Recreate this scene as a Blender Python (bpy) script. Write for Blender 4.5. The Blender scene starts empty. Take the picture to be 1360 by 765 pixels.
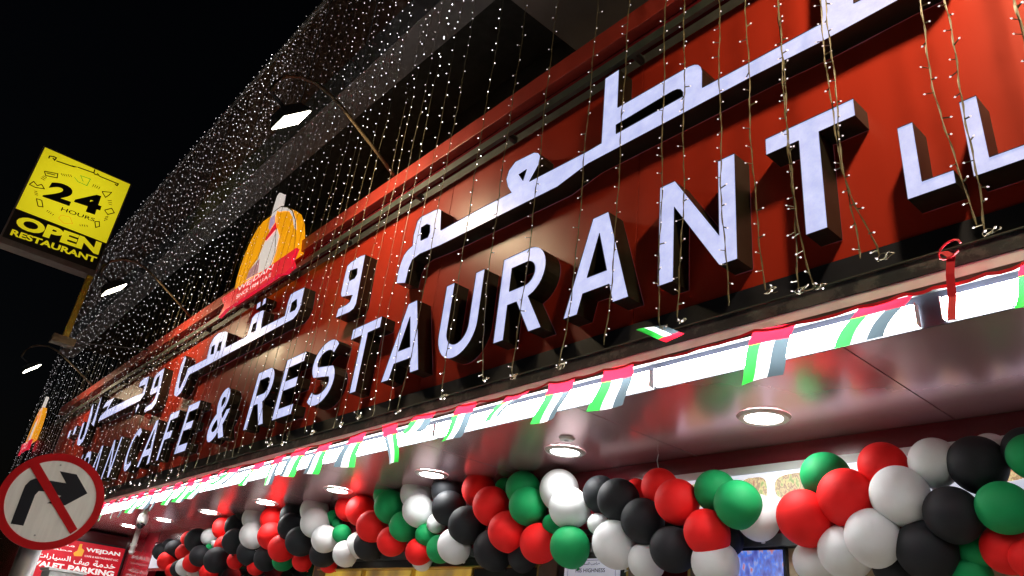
import bpy, bmesh, math, random
from mathutils import Vector, Matrix, noise
from mathutils.geometry import tessellate_polygon
random.seed(7)
sc = bpy.context.scene
COL = sc.collection
# ------------------------------------------------------------------ camera
cam_d = bpy.data.cameras.new('camera'); cam = bpy.data.objects.new('camera', cam_d); COL.objects.link(cam)
cam_d.sensor_width = 36.0; cam_d.lens = 26.448; cam_d.clip_start = 0.05; cam_d.clip_end = 5000
Rm = Matrix(((0.65570055, 0.2736194, 0.70369682), (0.74701032, -0.37051208, -0.5519931), (0.10969215, 0.88761096, -0.44734149)))
cam.matrix_world = Matrix.Translation((0, 0, 1.6)) @ Rm.to_4x4()
sc.camera = cam
# ------------------------------------------------------------------ night sky
w = bpy.data.worlds.new('World'); sc.world = w; w.use_nodes = True
nt = w.node_tree; bg = nt.nodes['Background']
sky = nt.nodes.new('ShaderNodeTexSky'); sky.sky_type = 'NISHITA'; sky.sun_disc = False
sky.sun_elevation = math.radians(-5); sky.sun_rotation = math.radians(200)
nt.links.new(sky.outputs[0], bg.inputs[0]); bg.inputs[1].default_value = 0.15
sc.view_settings.view_transform = 'Standard'; sc.view_settings.look = 'None'
sc.view_settings.exposure = 0.2; sc.view_settings.gamma = 1.0
try: sc.view_settings.use_curve_mapping = False
except Exception: pass
sc.cycles.use_denoising = True
sc.cycles.sample_clamp_indirect = 6.0
sc.cycles.max_bounces = 6
FLOOD = 120
ARABIC = {'mateam': [[(-5.916, 4.813), (-5.927, 4.93), (-5.91, 5.035), (-5.878, 5.117), (-5.821, 5.156), (-5.743, 5.178), (-5.762, 5.305), (-5.74, 5.461), (-5.683, 5.489), (-5.457, 5.473), (-5.381, 5.459), (-5.324, 5.418), (-5.271, 5.172), (-4.639, 5.17), (-4.252, 5.157), (-4.315, 5.245), (-4.352, 5.34), (-4.331, 5.422), (-4.255, 5.478), (-4.017, 5.457), (-3.959, 5.424), (-3.92, 5.371), (-3.922, 5.306), (-4.028, 5.167), (-3.366, 5.147), (-3.224, 5.152), (-3.226, 5.333), (-3.232, 5.79), (-3.088, 5.794), (-3.08, 5.411), (-2.433, 5.405), (-2.387, 5.394), (-2.355, 5.373), (-2.329, 5.334), (-2.319, 5.29), (-2.32, 5.149), (-1.936, 5.141), (-1.482, 5.138), (-1.446, 5.783), (-1.283, 5.876), (-0.877, 5.753), (-0.765, 5.546), (-0.758, 5.269), (-0.81, 5.057), (-0.896, 4.999), (-1.061, 5.004), (-1.51, 4.998), (-1.941, 5.015), (-3.355, 5.024), (-3.671, 4.958), (-5.226, 4.997), (-5.568, 5.025), (-5.691, 5.003), (-5.729, 4.92), (-5.74, 4.763)], [(-5.642, 5.347), (-5.543, 5.35), (-5.483, 5.317), (-5.462, 5.228), (-5.484, 5.175), (-5.603, 5.183)], [(-4.083, 5.317), (-4.183, 5.308), (-4.116, 5.215)], [(-3.086, 5.249), (-2.565, 5.265), (-2.525, 5.258), (-2.495, 5.239), (-2.476, 5.205), (-2.476, 5.168), (-3.08, 5.163)], [(-1.291, 5.154), (-1.252, 5.517), (-0.952, 5.474), (-0.947, 5.199), (-1.013, 5.137)]], 'waw': [[(-6.73, 5.424), (-6.849, 5.444), (-7.052, 5.436), (-7.122, 5.414), (-7.128, 5.25), (-7.118, 5.062), (-7.079, 5.01), (-6.821, 4.956), (-6.85, 4.88), (-6.921, 4.866), (-7.091, 4.866), (-7.103, 4.761), (-6.796, 4.747), (-6.715, 4.765), (-6.685, 4.812), (-6.699, 4.999)], [(-7.014, 5.317), (-6.85, 5.293), (-6.828, 5.212), (-6.868, 5.172), (-6.972, 5.176), (-7.008, 5.226)]], 'maqha': [[(-8.188, 5.472), (-8.494, 5.496), (-8.588, 5.491), (-8.612, 5.391), (-8.593, 5.193), (-9.31, 5.212), (-9.344, 5.338), (-9.368, 5.476), (-9.426, 5.507), (-9.681, 5.522), (-9.772, 5.484), (-9.761, 5.325), (-9.763, 5.222), (-9.822, 5.206), (-10.527, 5.22), (-10.624, 5.482), (-10.767, 5.536), (-11.07, 5.584), (-11.233, 5.545), (-11.297, 5.447), (-11.254, 5.212), (-12.061, 5.228), (-12.064, 5.094), (-12.118, 4.993), (-12.149, 4.908), (-12.217, 4.934), (-12.315, 5.155), (-12.33, 5.463), (-12.458, 5.537), (-12.518, 5.384), (-12.483, 5.189), (-12.435, 4.962), (-12.341, 4.829), (-12.157, 4.776), (-12.009, 4.81), (-11.924, 4.913), (-11.883, 5.067), (-11.798, 5.089), (-11.781, 5.078), (-8.285, 5.068), (-8.198, 5.112), (-8.143, 5.217)], [(-8.344, 5.355), (-8.468, 5.339), (-8.451, 5.201), (-8.316, 5.195), (-8.283, 5.238)], [(-9.533, 5.357), (-9.644, 5.356), (-9.644, 5.229), (-9.497, 5.216)], [(-11.06, 5.39), (-11.163, 5.381), (-11.111, 5.242), (-10.993, 5.23)], [(-10.784, 5.379), (-10.883, 5.37), (-10.845, 5.233), (-10.72, 5.222)]], 'dotq1': [[(-9.702, 5.591), (-9.733, 5.691), (-9.608, 5.695), (-9.568, 5.601)]], 'dotq2': [[(-9.517, 5.591), (-9.53, 5.7), (-9.432, 5.698), (-9.401, 5.604)]], 'waw2': [[(-13.456, 5.533), (-13.805, 5.514), (-13.942, 5.469), (-13.909, 5.296), (-13.9, 5.16), (-13.775, 5.09), (-13.436, 5.088), (-13.454, 4.962), (-13.584, 4.904), (-13.847, 4.889), (-13.831, 4.791), (-13.38, 4.776), (-13.245, 4.856), (-13.259, 5.014)], [(-13.618, 5.432), (-13.752, 5.386), (-13.704, 5.21), (-13.523, 5.218)]], 'jimdal': [[(-14.314, 5.551), (-14.655, 5.582), (-14.849, 5.544), (-14.832, 5.44), (-14.42, 5.414), (-14.411, 5.243), (-14.985, 5.284), (-16.752, 5.327), (-16.617, 5.47), (-16.534, 5.551), (-17.16, 5.557), (-17.298, 5.443), (-16.831, 5.424), (-16.872, 5.33), (-17.222, 5.27), (-17.259, 5.149), (-15.678, 5.121), (-14.371, 5.099), (-14.204, 5.187)]], 'dotj': [[(-14.496, 4.981), (-14.449, 5.065), (-14.291, 4.983), (-14.391, 4.854)]], 'alif': [[(-17.773, 5.81), (-17.863, 5.759), (-17.796, 5.18), (-17.487, 5.091)]], 'nun': [[(-18.398, 5.764), (-18.471, 5.672), (-18.185, 4.996), (-18.289, 4.906), (-18.469, 4.961), (-18.575, 5.351), (-18.792, 5.349), (-18.683, 4.99), (-18.527, 4.838), (-18.243, 4.772), (-18.002, 4.834), (-17.975, 5.043), (-18.073, 5.406)]], 'dotn1': [[(-19.436, 5.161), (-19.511, 5.356), (-19.292, 5.378), (-19.219, 5.185)]], 'dotn2': [[(-19.939, 5.161), (-20.016, 5.345), (-19.752, 5.344), (-19.719, 5.177)]]}
BALLOONS = [(-1.177, 4.33, 2.819, 0.106, 'G', 0), (-1.206, 4.41, 2.871, 0.115, 'B', 1), (-1.405, 4.49, 2.893, 0.106, 'W', 2), (-1.45, 4.41, 2.829, 0.143, 'B', 1), (-1.335, 4.33, 2.578, 0.125, 'G', 0), (-1.58, 4.33, 2.559, 0.136, 'B', 0), (-1.666, 4.41, 2.862, 0.128, 'W', 1), (-1.837, 4.33, 2.678, 0.151, 'W', 0), (-1.945, 4.41, 2.872, 0.133, 'R', 1), (-2.143, 4.33, 2.692, 0.156, 'R', 0), (-2.41, 4.33, 2.592, 0.158, 'R', 0), (-2.298, 4.41, 2.847, 0.142, 'G', 1), (-2.01, 4.33, 2.46, 0.145, 'W', 0), (-2.216, 4.41, 2.402, 0.146, 'W', 1), (-2.451, 4.49, 2.365, 0.122, 'W', 2), (-1.764, 4.41, 2.397, 0.152, 'B', 1), (-1.992, 4.49, 2.328, 0.103, 'B', 2), (-1.549, 4.49, 2.398, 0.086, 'G', 2), (-1.59, 4.502, 2.287, 0.093, 'G', 3), (-1.399, 4.471, 2.405, 0.119, 'R', 2), (-1.286, 4.41, 2.346, 0.094, 'R', 1), (-2.87, 4.33, 2.703, 0.149, 'G', 0), (-3.096, 4.41, 2.824, 0.139, 'G', 1), (-3.361, 4.33, 2.755, 0.151, 'R', 0), (-3.581, 4.41, 2.894, 0.131, 'R', 1), (-3.113, 4.33, 2.534, 0.145, 'R', 0), (-3.396, 4.33, 2.436, 0.146, 'B', 0), (-3.107, 4.41, 2.354, 0.15, 'W', 1), (-2.829, 4.488, 2.651, 0.142, 'W', 2), (-3.073, 4.49, 2.517, 0.107, 'B', 2), (-3.666, 4.33, 2.643, 0.153, 'B', 0), (-3.907, 4.33, 2.807, 0.155, 'B', 0), (-4.177, 4.41, 2.895, 0.133, 'B', 1), (-3.872, 4.49, 2.92, 0.079, 'R', 2), (-3.925, 4.33, 2.488, 0.16, 'W', 0), (-4.182, 4.41, 2.661, 0.078, 'W', 1), (-3.689, 4.41, 2.376, 0.126, 'W', 1), (-4.429, 4.33, 2.784, 0.159, 'W', 0), (-4.648, 4.41, 2.963, 0.16, 'W', 1), (-4.932, 4.33, 2.831, 0.155, 'G', 0), (-5.109, 4.41, 3.012, 0.149, 'G', 1), (-5.469, 4.49, 3.068, 0.086, 'G', 2), (-4.698, 4.41, 2.688, 0.076, 'G', 1), (-4.39, 4.33, 2.484, 0.151, 'G', 0), (-4.836, 4.41, 2.538, 0.157, 'R', 1), (-5.163, 4.33, 2.634, 0.165, 'R', 0), (-5.429, 4.33, 2.87, 0.164, 'R', 0), (-5.746, 4.41, 3.055, 0.155, 'R', 1), (-5.112, 4.49, 2.458, 0.129, 'B', 2), (-5.435, 4.41, 2.499, 0.162, 'B', 1), (-5.752, 4.33, 2.714, 0.169, 'B', 0), (-6.074, 4.33, 2.891, 0.159, 'B', 0), (-6.257, 4.41, 3.09, 0.157, 'B', 1), (-5.905, 4.33, 2.535, 0.149, 'W', 0), (-6.226, 4.41, 2.533, 0.129, 'G', 1), (-6.364, 4.41, 2.779, 0.091, 'W', 1), (-6.598, 4.33, 2.904, 0.156, 'W', 0), (-6.812, 4.41, 3.102, 0.159, 'W', 1), (-6.505, 4.41, 2.673, 0.107, 'G', 1), (-6.821, 4.33, 2.759, 0.143, 'G', 0), (-7.158, 4.33, 2.983, 0.162, 'G', 0), (-7.391, 4.41, 3.139, 0.143, 'G', 1), (-6.997, 4.33, 2.615, 0.144, 'R', 0), (-6.596, 4.41, 2.517, 0.125, 'R', 1), (-6.691, 4.532, 2.46, 0.103, 'W', 3), (-7.447, 4.33, 2.787, 0.161, 'R', 0), (-7.896, 4.41, 2.999, 0.165, 'R', 1), (-8.36, 4.49, 3.078, 0.149, 'R', 2), (-7.581, 4.41, 2.611, 0.154, 'B', 1), (-7.95, 4.49, 2.641, 0.136, 'W', 2), (-8.062, 4.41, 2.532, 0.135, 'W', 1), (-8.234, 4.41, 2.76, 0.102, 'G', 1), (-8.55, 4.49, 2.907, 0.059, 'G', 2), (-8.702, 4.49, 2.989, 0.081, 'G', 2), (-8.464, 4.33, 2.695, 0.152, 'W', 0), (-8.81, 4.33, 2.898, 0.171, 'W', 0), (-9.067, 4.41, 3.082, 0.17, 'W', 1), (-8.598, 4.41, 2.547, 0.151, 'B', 1), (-8.649, 4.54, 2.459, 0.106, 'R', 3), (-9.11, 4.33, 2.69, 0.167, 'B', 0), (-9.449, 4.33, 2.879, 0.163, 'B', 0), (-9.636, 4.41, 3.047, 0.167, 'B', 1), (-9.582, 4.33, 2.622, 0.161, 'R', 0), (-10.012, 4.33, 2.795, 0.165, 'R', 0), (-10.25, 4.41, 3.039, 0.168, 'R', 1), (-9.257, 4.49, 2.492, 0.121, 'R', 2), (-9.808, 4.49, 2.502, 0.126, 'G', 2), (-10.61, 4.33, 2.831, 0.172, 'W', 0), (-10.884, 4.41, 3.084, 0.169, 'W', 1), (-10.752, 4.41, 2.617, 0.169, 'B', 1), (-10.141, 4.41, 2.526, 0.162, 'B', 1), (-11.216, 4.33, 2.767, 0.162, 'B', 0), (-11.506, 4.41, 3.004, 0.156, 'B', 1), (-11.426, 4.49, 3.153, 0.145, 'B', 2), (-11.752, 4.41, 2.734, 0.14, 'R', 1), (-11.974, 4.41, 3.004, 0.16, 'R', 1), (-12.466, 4.41, 2.889, 0.124, 'W', 1), (-12.37, 4.41, 2.73, 0.052, 'G', 1), (-12.17, 4.41, 2.789, 0.051, 'W', 1), (-11.682, 4.33, 2.518, 0.177, 'B', 0), (-12.421, 4.33, 2.593, 0.15, 'B', 0), (-12.998, 4.41, 2.858, 0.181, 'B', 1), (-13.636, 4.49, 2.917, 0.119, 'R', 2), (-12.672, 4.33, 2.494, 0.135, 'R', 0), (-13.42, 4.41, 2.684, 0.129, 'R', 1), (-13.89, 4.41, 2.732, 0.161, 'B', 1), (-13.911, 4.33, 2.545, 0.145, 'R', 0), (-12.972, 4.33, 2.442, 0.13, 'W', 0), (-14.631, 4.41, 2.73, 0.138, 'B', 1), (-14.541, 4.49, 2.838, 0.116, 'B', 2), (-13.474, 4.41, 2.426, 0.121, 'B', 1), (-13.743, 4.41, 2.405, 0.109, 'R', 1), (-11.389, 4.49, 2.533, 0.115, 'R', 2), (-11.851, 4.56, 2.559, 0.088, 'G', 3), (-10.721, 4.54, 2.456, 0.122, 'R', 3), (-12.304, 4.49, 2.378, 0.133, 'R', 2), (-12.839, 4.49, 2.343, 0.111, 'W', 2)]
FLAGS = [[(-1.403, 3.1, 3.228), (-1.161, 3.1, 3.224), (-1.279, 3.1, 3.037), (-1.529, 3.1, 3.057)], [(-1.935, 3.1, 3.248), (-1.704, 3.1, 3.229), (-1.78, 3.1, 2.965), (-2.01, 3.1, 2.956)], [(-2.963, 3.1, 3.253), (-2.733, 3.1, 3.246), (-2.771, 3.1, 2.992), (-3.041, 3.1, 2.992)], [(-3.445, 3.1, 3.265), (-3.211, 3.1, 3.249), (-3.33, 3.1, 3.0), (-3.544, 3.1, 2.993)], [(-3.871, 3.1, 3.25), (-3.64, 3.1, 3.25), (-3.851, 3.1, 3.091), (-4.078, 3.1, 3.095)], [(-4.405, 3.1, 3.271), (-4.163, 3.1, 3.264), (-4.31, 3.1, 3.013), (-4.504, 3.1, 2.995)], [(-4.948, 3.1, 3.283), (-4.67, 3.1, 3.268), (-4.821, 3.1, 3.13), (-5.112, 3.1, 3.123)], [(-5.455, 3.1, 3.273), (-5.225, 3.1, 3.27), (-5.045, 3.1, 2.91), (-5.22, 3.1, 2.917)], [(-5.991, 3.1, 3.27), (-5.746, 3.1, 3.269), (-5.805, 3.1, 2.967), (-6.084, 3.1, 2.984)], [(-6.543, 3.1, 3.252), (-6.314, 3.1, 3.258), (-6.419, 3.1, 2.958), (-6.699, 3.1, 2.985)], [(-7.069, 3.1, 3.275), (-6.762, 3.1, 3.266), (-6.95, 3.1, 2.988), (-7.21, 3.1, 3.013)], [(-7.518, 3.1, 3.252), (-7.275, 3.1, 3.254), (-7.34, 3.1, 2.944), (-7.615, 3.1, 2.96)], [(-8.032, 3.1, 3.238), (-7.767, 3.1, 3.241), (-8.003, 3.1, 3.01), (-8.272, 3.1, 3.026)], [(-8.639, 3.1, 3.253), (-8.367, 3.1, 3.258), (-8.77, 3.1, 3.07), (-9.111, 3.1, 3.1)], [(-9.04, 3.1, 3.251), (-8.895, 3.1, 3.272), (-9.162, 3.1, 3.043), (-9.393, 3.1, 3.062)], [(-0.74, 3.1, 3.231), (-0.633, 3.1, 3.228), (-0.684, 3.1, 3.017), (-0.793, 3.1, 3.022)]]
CORD = [(-0.63, 3.09, 3.229), (-0.733, 3.09, 3.224), (-0.867, 3.09, 3.221), (-1.07, 3.09, 3.221), (-1.194, 3.09, 3.227), (-1.399, 3.09, 3.223), (-1.699, 3.09, 3.223), (-1.929, 3.09, 3.242), (-2.258, 3.09, 3.225), (-2.51, 3.09, 3.23), (-2.724, 3.09, 3.241), (-2.954, 3.09, 3.247), (-3.201, 3.09, 3.244), (-3.434, 3.09, 3.26), (-3.628, 3.09, 3.245), (-3.858, 3.09, 3.245), (-4.15, 3.09, 3.258), (-4.391, 3.09, 3.266), (-4.655, 3.09, 3.263), (-4.932, 3.09, 3.277), (-5.208, 3.09, 3.265), (-5.727, 3.09, 3.263), (-6.294, 3.09, 3.253), (-6.74, 3.09, 3.261), (-7.252, 3.09, 3.249), (-7.742, 3.09, 3.236), (-8.34, 3.09, 3.253), (-8.866, 3.09, 3.266), (-10.013, 3.09, 3.224), (-11.484, 3.09, 3.203), (-13.799, 3.09, 3.221)]
ARROW = [(-0.151, -0.155), (-0.154, 0.013), (-0.154, 0.055), (-0.139, 0.087), (-0.118, 0.103), (-0.051, 0.106), (0.04, 0.108), (-0.014, 0.167), (0.076, 0.167), (0.165, 0.075), (0.075, -0.012), (-0.017, -0.017), (0.031, 0.024), (0.039, 0.035), (0.011, 0.038), (-0.052, 0.042), (-0.079, 0.039), (-0.089, 0.014), (-0.088, -0.155)]
SLASH = [(-0.18, 0.172), (-0.147, 0.207), (0.179, -0.126), (0.152, -0.159)]
ARTOP = [[(0.398, 9.135), (0.395, 9.187), (0.449, 9.21), (0.505, 9.209), (0.495, 9.149), (0.453, 9.179)], [(0.525, 9.15), (0.819, 9.18), (0.889, 9.207), (0.787, 9.183)], [(0.889, 9.207), (1.172, 9.231), (1.161, 9.31)], [(1.178, 9.214), (1.225, 9.219), (1.273, 9.224), (1.224, 9.252)], [(1.276, 9.213), (1.573, 9.22), (1.633, 9.223), (1.622, 9.174), (1.576, 9.192)]]
DOOD = [('brown', [(0.422, 8.855), (0.472, 8.782), (0.651, 8.828), (0.634, 8.912), (0.422, 8.855)]), ('brown', [(0.464, 8.838), (0.607, 8.865)]), ('green', [(0.904, 8.98), (0.988, 8.922), (1.149, 8.919), (1.159, 9.078), (0.986, 9.066), (1.068, 8.966)]), ('brown', [(0.299, 8.488), (0.34, 8.578), (0.419, 8.526), (0.473, 8.583), (0.541, 8.52), (0.406, 8.479), (0.299, 8.488)]), ('brown', [(1.422, 8.929), (1.517, 8.842), (1.552, 8.903), (1.582, 8.993), (1.422, 8.929)]), ('brown', [(0.492, 8.278), (0.568, 8.15), (0.641, 8.172), (0.58, 8.285), (0.492, 8.278)]), ('brown', [(1.587, 8.583), (1.667, 8.522), (1.76, 8.61), (1.688, 8.676), (1.587, 8.583)]), ('orange', [(0.939, 8.078), (1.052, 8.017), (1.188, 8.072), (1.104, 8.18), (0.959, 8.154), (0.939, 8.078)]), ('brown', [(1.51, 8.283), (1.562, 8.177), (1.616, 8.227), (1.579, 8.317), (1.51, 8.283)])]
DASH = [[(0.68, 8.95), (0.717, 8.913)], [(0.717, 8.958), (0.755, 8.922)], [(0.753, 8.97), (0.791, 8.934)], [(0.789, 8.986), (0.827, 8.949)], [(0.825, 8.998), (0.863, 8.961)], [(1.243, 8.945), (1.248, 9.006)], [(1.278, 8.947), (1.283, 9.008)], [(1.314, 8.946), (1.32, 9.007)], [(1.353, 8.946), (1.359, 9.007)], [(0.417, 8.699), (0.489, 8.683)], [(0.423, 8.731), (0.496, 8.715)], [(0.435, 8.758), (0.505, 8.748)], [(0.412, 8.404), (0.461, 8.415)], [(0.424, 8.371), (0.478, 8.384)], [(0.443, 8.342), (0.498, 8.355)], [(0.722, 8.112), (0.738, 8.152)], [(0.755, 8.102), (0.772, 8.141)], [(0.789, 8.092), (0.805, 8.131)], [(0.829, 8.081), (0.845, 8.12)], [(1.297, 8.118), (1.319, 8.082)], [(1.332, 8.135), (1.354, 8.099)], [(1.369, 8.146), (1.391, 8.109)], [(1.408, 8.161), (1.43, 8.124)], [(1.57, 8.8), (1.64, 8.828)], [(1.591, 8.769), (1.657, 8.787)], [(1.608, 8.737), (1.671, 8.745)], [(1.643, 8.368), (1.696, 8.427)], [(1.64, 8.407), (1.692, 8.466)], [(1.64, 8.447), (1.689, 8.496)]]
LOGO = {'dome': [(-10.632, 6.089), (-10.701, 6.367), (-10.707, 6.556), (-10.676, 6.793), (-10.586, 6.992), (-10.447, 7.154), (-10.268, 7.208), (-9.971, 7.198), (-9.763, 7.197), (-9.6, 7.19), (-9.321, 7.066), (-9.088, 6.912), (-8.877, 6.685), (-8.747, 6.463), (-8.662, 6.263), (-8.611, 6.107)], 'blade': [(-9.942, 7.147), (-9.971, 7.352), (-9.96, 7.543), (-9.875, 7.576), (-9.756, 7.536), (-9.703, 7.335), (-9.696, 7.105), (-9.736, 7.072)], 'border': [(-9.763, 7.197), (-9.6, 7.19), (-9.321, 7.066), (-9.088, 6.912), (-8.877, 6.685), (-8.747, 6.463), (-8.85, 6.537), (-9.033, 6.783), (-9.231, 6.963), (-9.459, 7.064), (-9.63, 7.116)], 'robe': [(-9.538, 6.802), (-9.357, 6.608), (-9.308, 6.328), (-9.336, 6.115), (-10.213, 6.175), (-10.2, 6.332), (-9.973, 6.454), (-9.895, 6.718), (-9.818, 6.873)], 'scarf': [(-9.641, 6.945), (-9.745, 6.875), (-9.909, 6.742), (-9.825, 6.699), (-9.533, 6.793)], 'head': [(-9.927, 7.123), (-9.764, 7.121), (-9.661, 6.942), (-9.783, 6.853), (-9.875, 6.932)], 'pink': [(-9.878, 6.421), (-9.777, 6.141), (-10.219, 6.184), (-10.2, 6.332)], 'ribbon': [(-10.995, 6.095), (-9.66, 6.068), (-8.472, 6.076), (-8.526, 5.922), (-8.414, 5.789), (-8.609, 5.753), (-8.826, 5.805), (-10.59, 5.798), (-10.85, 5.735), (-10.733, 5.895)]}
STRX = [-5.11, -4.59, -4.2, -3.75, -3.24, -2.88, -2.51, -2.33, -2.07, -1.86, -1.63, -1.4, -1.36, -0.92, -0.81, -0.54]
# ------------------------------------------------------------------ materials
MAT = {}
def mat(name, col, rough=0.5, metal=0.0, emit=None, estr=0.0, var=0.0, vscale=6.0, bump=0.0, bscale=40.0, coat=0.0, spec=0.5, trans=0.0, streak=False, rvar=0.0, nolamp=False):
    m = bpy.data.materials.new(name); m.use_nodes = True; n = m.node_tree.nodes; l = m.node_tree.links
    p = n['Principled BSDF']
    p.inputs['Base Color'].default_value = (*col, 1); p.inputs['Roughness'].default_value = rough
    p.inputs['Metallic'].default_value = metal; p.inputs['Coat Weight'].default_value = coat
    p.inputs['Specular IOR Level'].default_value = spec
    if trans: p.inputs['Transmission Weight'].default_value = trans
    tc = n.new('ShaderNodeTexCoord'); mp = n.new('ShaderNodeMapping'); l.new(tc.outputs['Object'], mp.inputs[0])
    if streak: mp.inputs['Scale'].default_value = (1, 1, 0.12)
    if var or rvar:
        t = n.new('ShaderNodeTexNoise'); t.inputs['Scale'].default_value = vscale; t.inputs['Detail'].default_value = 6
        t.inputs['Roughness'].default_value = 0.65
        l.new(mp.outputs[0], t.inputs[0])
    if var:
        r = n.new('ShaderNodeMapRange'); r.inputs[1].default_value = 0.3; r.inputs[2].default_value = 0.7
        r.inputs[3].default_value = 1 - var; r.inputs[4].default_value = 1 + var * 0.5
        l.new(t.outputs[0], r.inputs[0])
        mx = n.new('ShaderNodeVectorMath'); mx.operation = 'SCALE'; mx.inputs[0].default_value = col
        l.new(r.outputs[0], mx.inputs[3]); l.new(mx.outputs[0], p.inputs['Base Color'])
    if rvar:
        r2 = n.new('ShaderNodeMapRange'); r2.inputs[1].default_value = 0.3; r2.inputs[2].default_value = 0.7
        r2.inputs[3].default_value = rough - rvar; r2.inputs[4].default_value = rough + rvar
        l.new(t.outputs[0], r2.inputs[0]); l.new(r2.outputs[0], p.inputs['Roughness'])
    if bump:
        t2 = n.new('ShaderNodeTexNoise'); t2.inputs['Scale'].default_value = bscale; t2.inputs['Detail'].default_value = 4
        l.new(tc.outputs['Object'], t2.inputs[0])
        b = n.new('ShaderNodeBump'); b.inputs['Strength'].default_value = bump; b.inputs['Distance'].default_value = 0.01
        l.new(t2.outputs[0], b.inputs['Height']); l.new(b.outputs[0], p.inputs['Normal'])
    if emit:
        p.inputs['Emission Color'].default_value = (*emit, 1); p.inputs['Emission Strength'].default_value = estr
    if nolamp: m.cycles.emission_sampling = 'NONE'
    MAT[name] = m
    return m
mat('panel_red', (0.42, 0.031, 0.014), 0.38, var=0.16, vscale=1.2, rvar=0.05, streak=True, bump=0.04, bscale=3, spec=0.3)
mat('coping_red', (0.42, 0.045, 0.03), 0.4, var=0.2, vscale=3)
mat('rail_grey', (0.055, 0.068, 0.058), 0.45, var=0.2, vscale=4)
mat('plinth_navy', (0.016, 0.018, 0.030), 0.45, var=0.3)
mat('lip_acrylic', (0.70, 0.78, 0.88), 0.45, var=0.1, vscale=5)
mat('lip_white', (0.72, 0.73, 0.74), 0.4, var=0.08, vscale=8)
mat('soffit_maroon', (0.66, 0.39, 0.43), 0.22, metal=0.66, var=0.05, vscale=0.8, rvar=0.02, bump=0.015, bscale=1.2)
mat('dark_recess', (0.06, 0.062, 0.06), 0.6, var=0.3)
mat('upper_brown', (0.50, 0.24, 0.13), 0.36, metal=0.35, var=0.3, vscale=2.5, streak=True)
mat('beam_grey', (0.34, 0.32, 0.32), 0.55, var=0.25, vscale=2)
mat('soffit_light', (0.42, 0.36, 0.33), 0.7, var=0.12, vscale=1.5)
mat('return_dark', (0.022, 0.020, 0.013), 0.42, metal=0.3, var=0.45, vscale=5)
mat('wire', (0.18, 0.155, 0.085), 0.45, var=0.25, vscale=30)
mat('led', (0.8, 0.78, 0.8), 0.3, emit=(1.0, 0.93, 0.98), estr=3.8)
mat('led_faint', (0.8, 0.78, 0.8), 0.3, emit=(1.0, 0.90, 0.92), estr=1.5)
mat('led_bright', (0.8, 0.78, 0.8), 0.3, emit=(0.97, 0.95, 1.0), estr=9.0)
mat('led_dim', (0.8, 0.75, 0.75), 0.3, emit=(1.0, 0.88, 0.93), estr=0.75, nolamp=True)
mat('tube_light', (0.9, 0.9, 0.9), 0.4, emit=(0.96, 0.98, 1.0), estr=50.0)
mat('down_light', (0.9, 0.9, 0.9), 0.4, emit=(1.0, 0.99, 0.97), estr=58.0)
mat('trim_grey', (0.55, 0.52, 0.5), 0.35, metal=0.3)
mat('lamp_lens', (0.9, 0.9, 0.85), 0.3, emit=(1.0, 0.93, 0.72), estr=30.0, nolamp=True)
mat('lamp_black', (0.03, 0.03, 0.03), 0.5)
mat('arm_brown', (0.11, 0.075, 0.035), 0.5, metal=0.2, var=0.3, vscale=8)
mat('bal_R', (0.86, 0.008, 0.008), 0.68, spec=0.35, var=0.04, vscale=2)
mat('bal_G', (0.002, 0.30, 0.085), 0.68, spec=0.35, var=0.06, vscale=2)
mat('bal_B', (0.011, 0.013, 0.017), 0.68, spec=0.35, var=0.1, vscale=3)
mat('bal_W', (0.80, 0.83, 0.84), 0.68, spec=0.35, var=0.03, vscale=2)
for k in 'RGBW':
    MAT['bal_' + k].node_tree.nodes['Principled BSDF'].inputs['Subsurface Weight'].default_value = 0.12
    MAT['bal_' + k].node_tree.nodes['Principled BSDF'].inputs['Subsurface Radius'].default_value = (0.04, 0.04, 0.04)
mat('flag_red', (0.72, 0.012, 0.03), 0.5)
mat('flag_green', (0.03, 0.48, 0.05), 0.5)
mat('flag_white', (0.72, 0.75, 0.74), 0.5)
mat('flag_black', (0.06, 0.085, 0.10), 0.5)
for k in ('flag_red', 'flag_green', 'flag_white', 'flag_black'):      # thin plastic sheet that lets light through
    m = MAT[k]; n = m.node_tree.nodes; l = m.node_tree.links
    tr = n.new('ShaderNodeBsdfTranslucent'); tr.inputs[0].default_value = n['Principled BSDF'].inputs['Base Color'].default_value
    mx = n.new('ShaderNodeMixShader'); mx.inputs[0].default_value = 0.55
    out = [q for q in n if q.type == 'OUTPUT_MATERIAL'][0]
    l.new(n['Principled BSDF'].outputs[0], mx.inputs[1]); l.new(tr.outputs[0], mx.inputs[2]); l.new(mx.outputs[0], out.inputs[0])
mat('cord_red', (0.7, 0.01, 0.03), 0.5)
mat('sign_white', (0.84, 0.84, 0.79), 0.35, var=0.16, vscale=14, bump=0.04, bscale=60, streak=True)
mat('sign_red', (0.50, 0.008, 0.012), 0.33, var=0.12, vscale=6)
mat('sign_black', (0.012, 0.014, 0.02), 0.4)
mat('pole_grey', (0.36, 0.36, 0.36), 0.42, metal=0.4, var=0.2, vscale=10)
mat('yellow_lit', (0.7, 0.6, 0.02), 0.4, emit=(0.84, 0.70, 0.010), estr=0.80)
m = MAT['yellow_lit']; n = m.node_tree.nodes; l = m.node_tree.links     # lamps inside the box: brighter middle, dimmer rim
mp = n.new('ShaderNodeMapping'); mp.inputs['Location'].default_value = (0, -0.03, -0.80); mp.inputs['Scale'].default_value = (0.0, 0.62, 0.56)
l.new([q for q in n if q.type == 'TEX_COORD'][0].outputs['Object'], mp.inputs[0])
gr = n.new('ShaderNodeTexGradient'); gr.gradient_type = 'SPHERICAL'; l.new(mp.outputs[0], gr.inputs[0])
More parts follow.
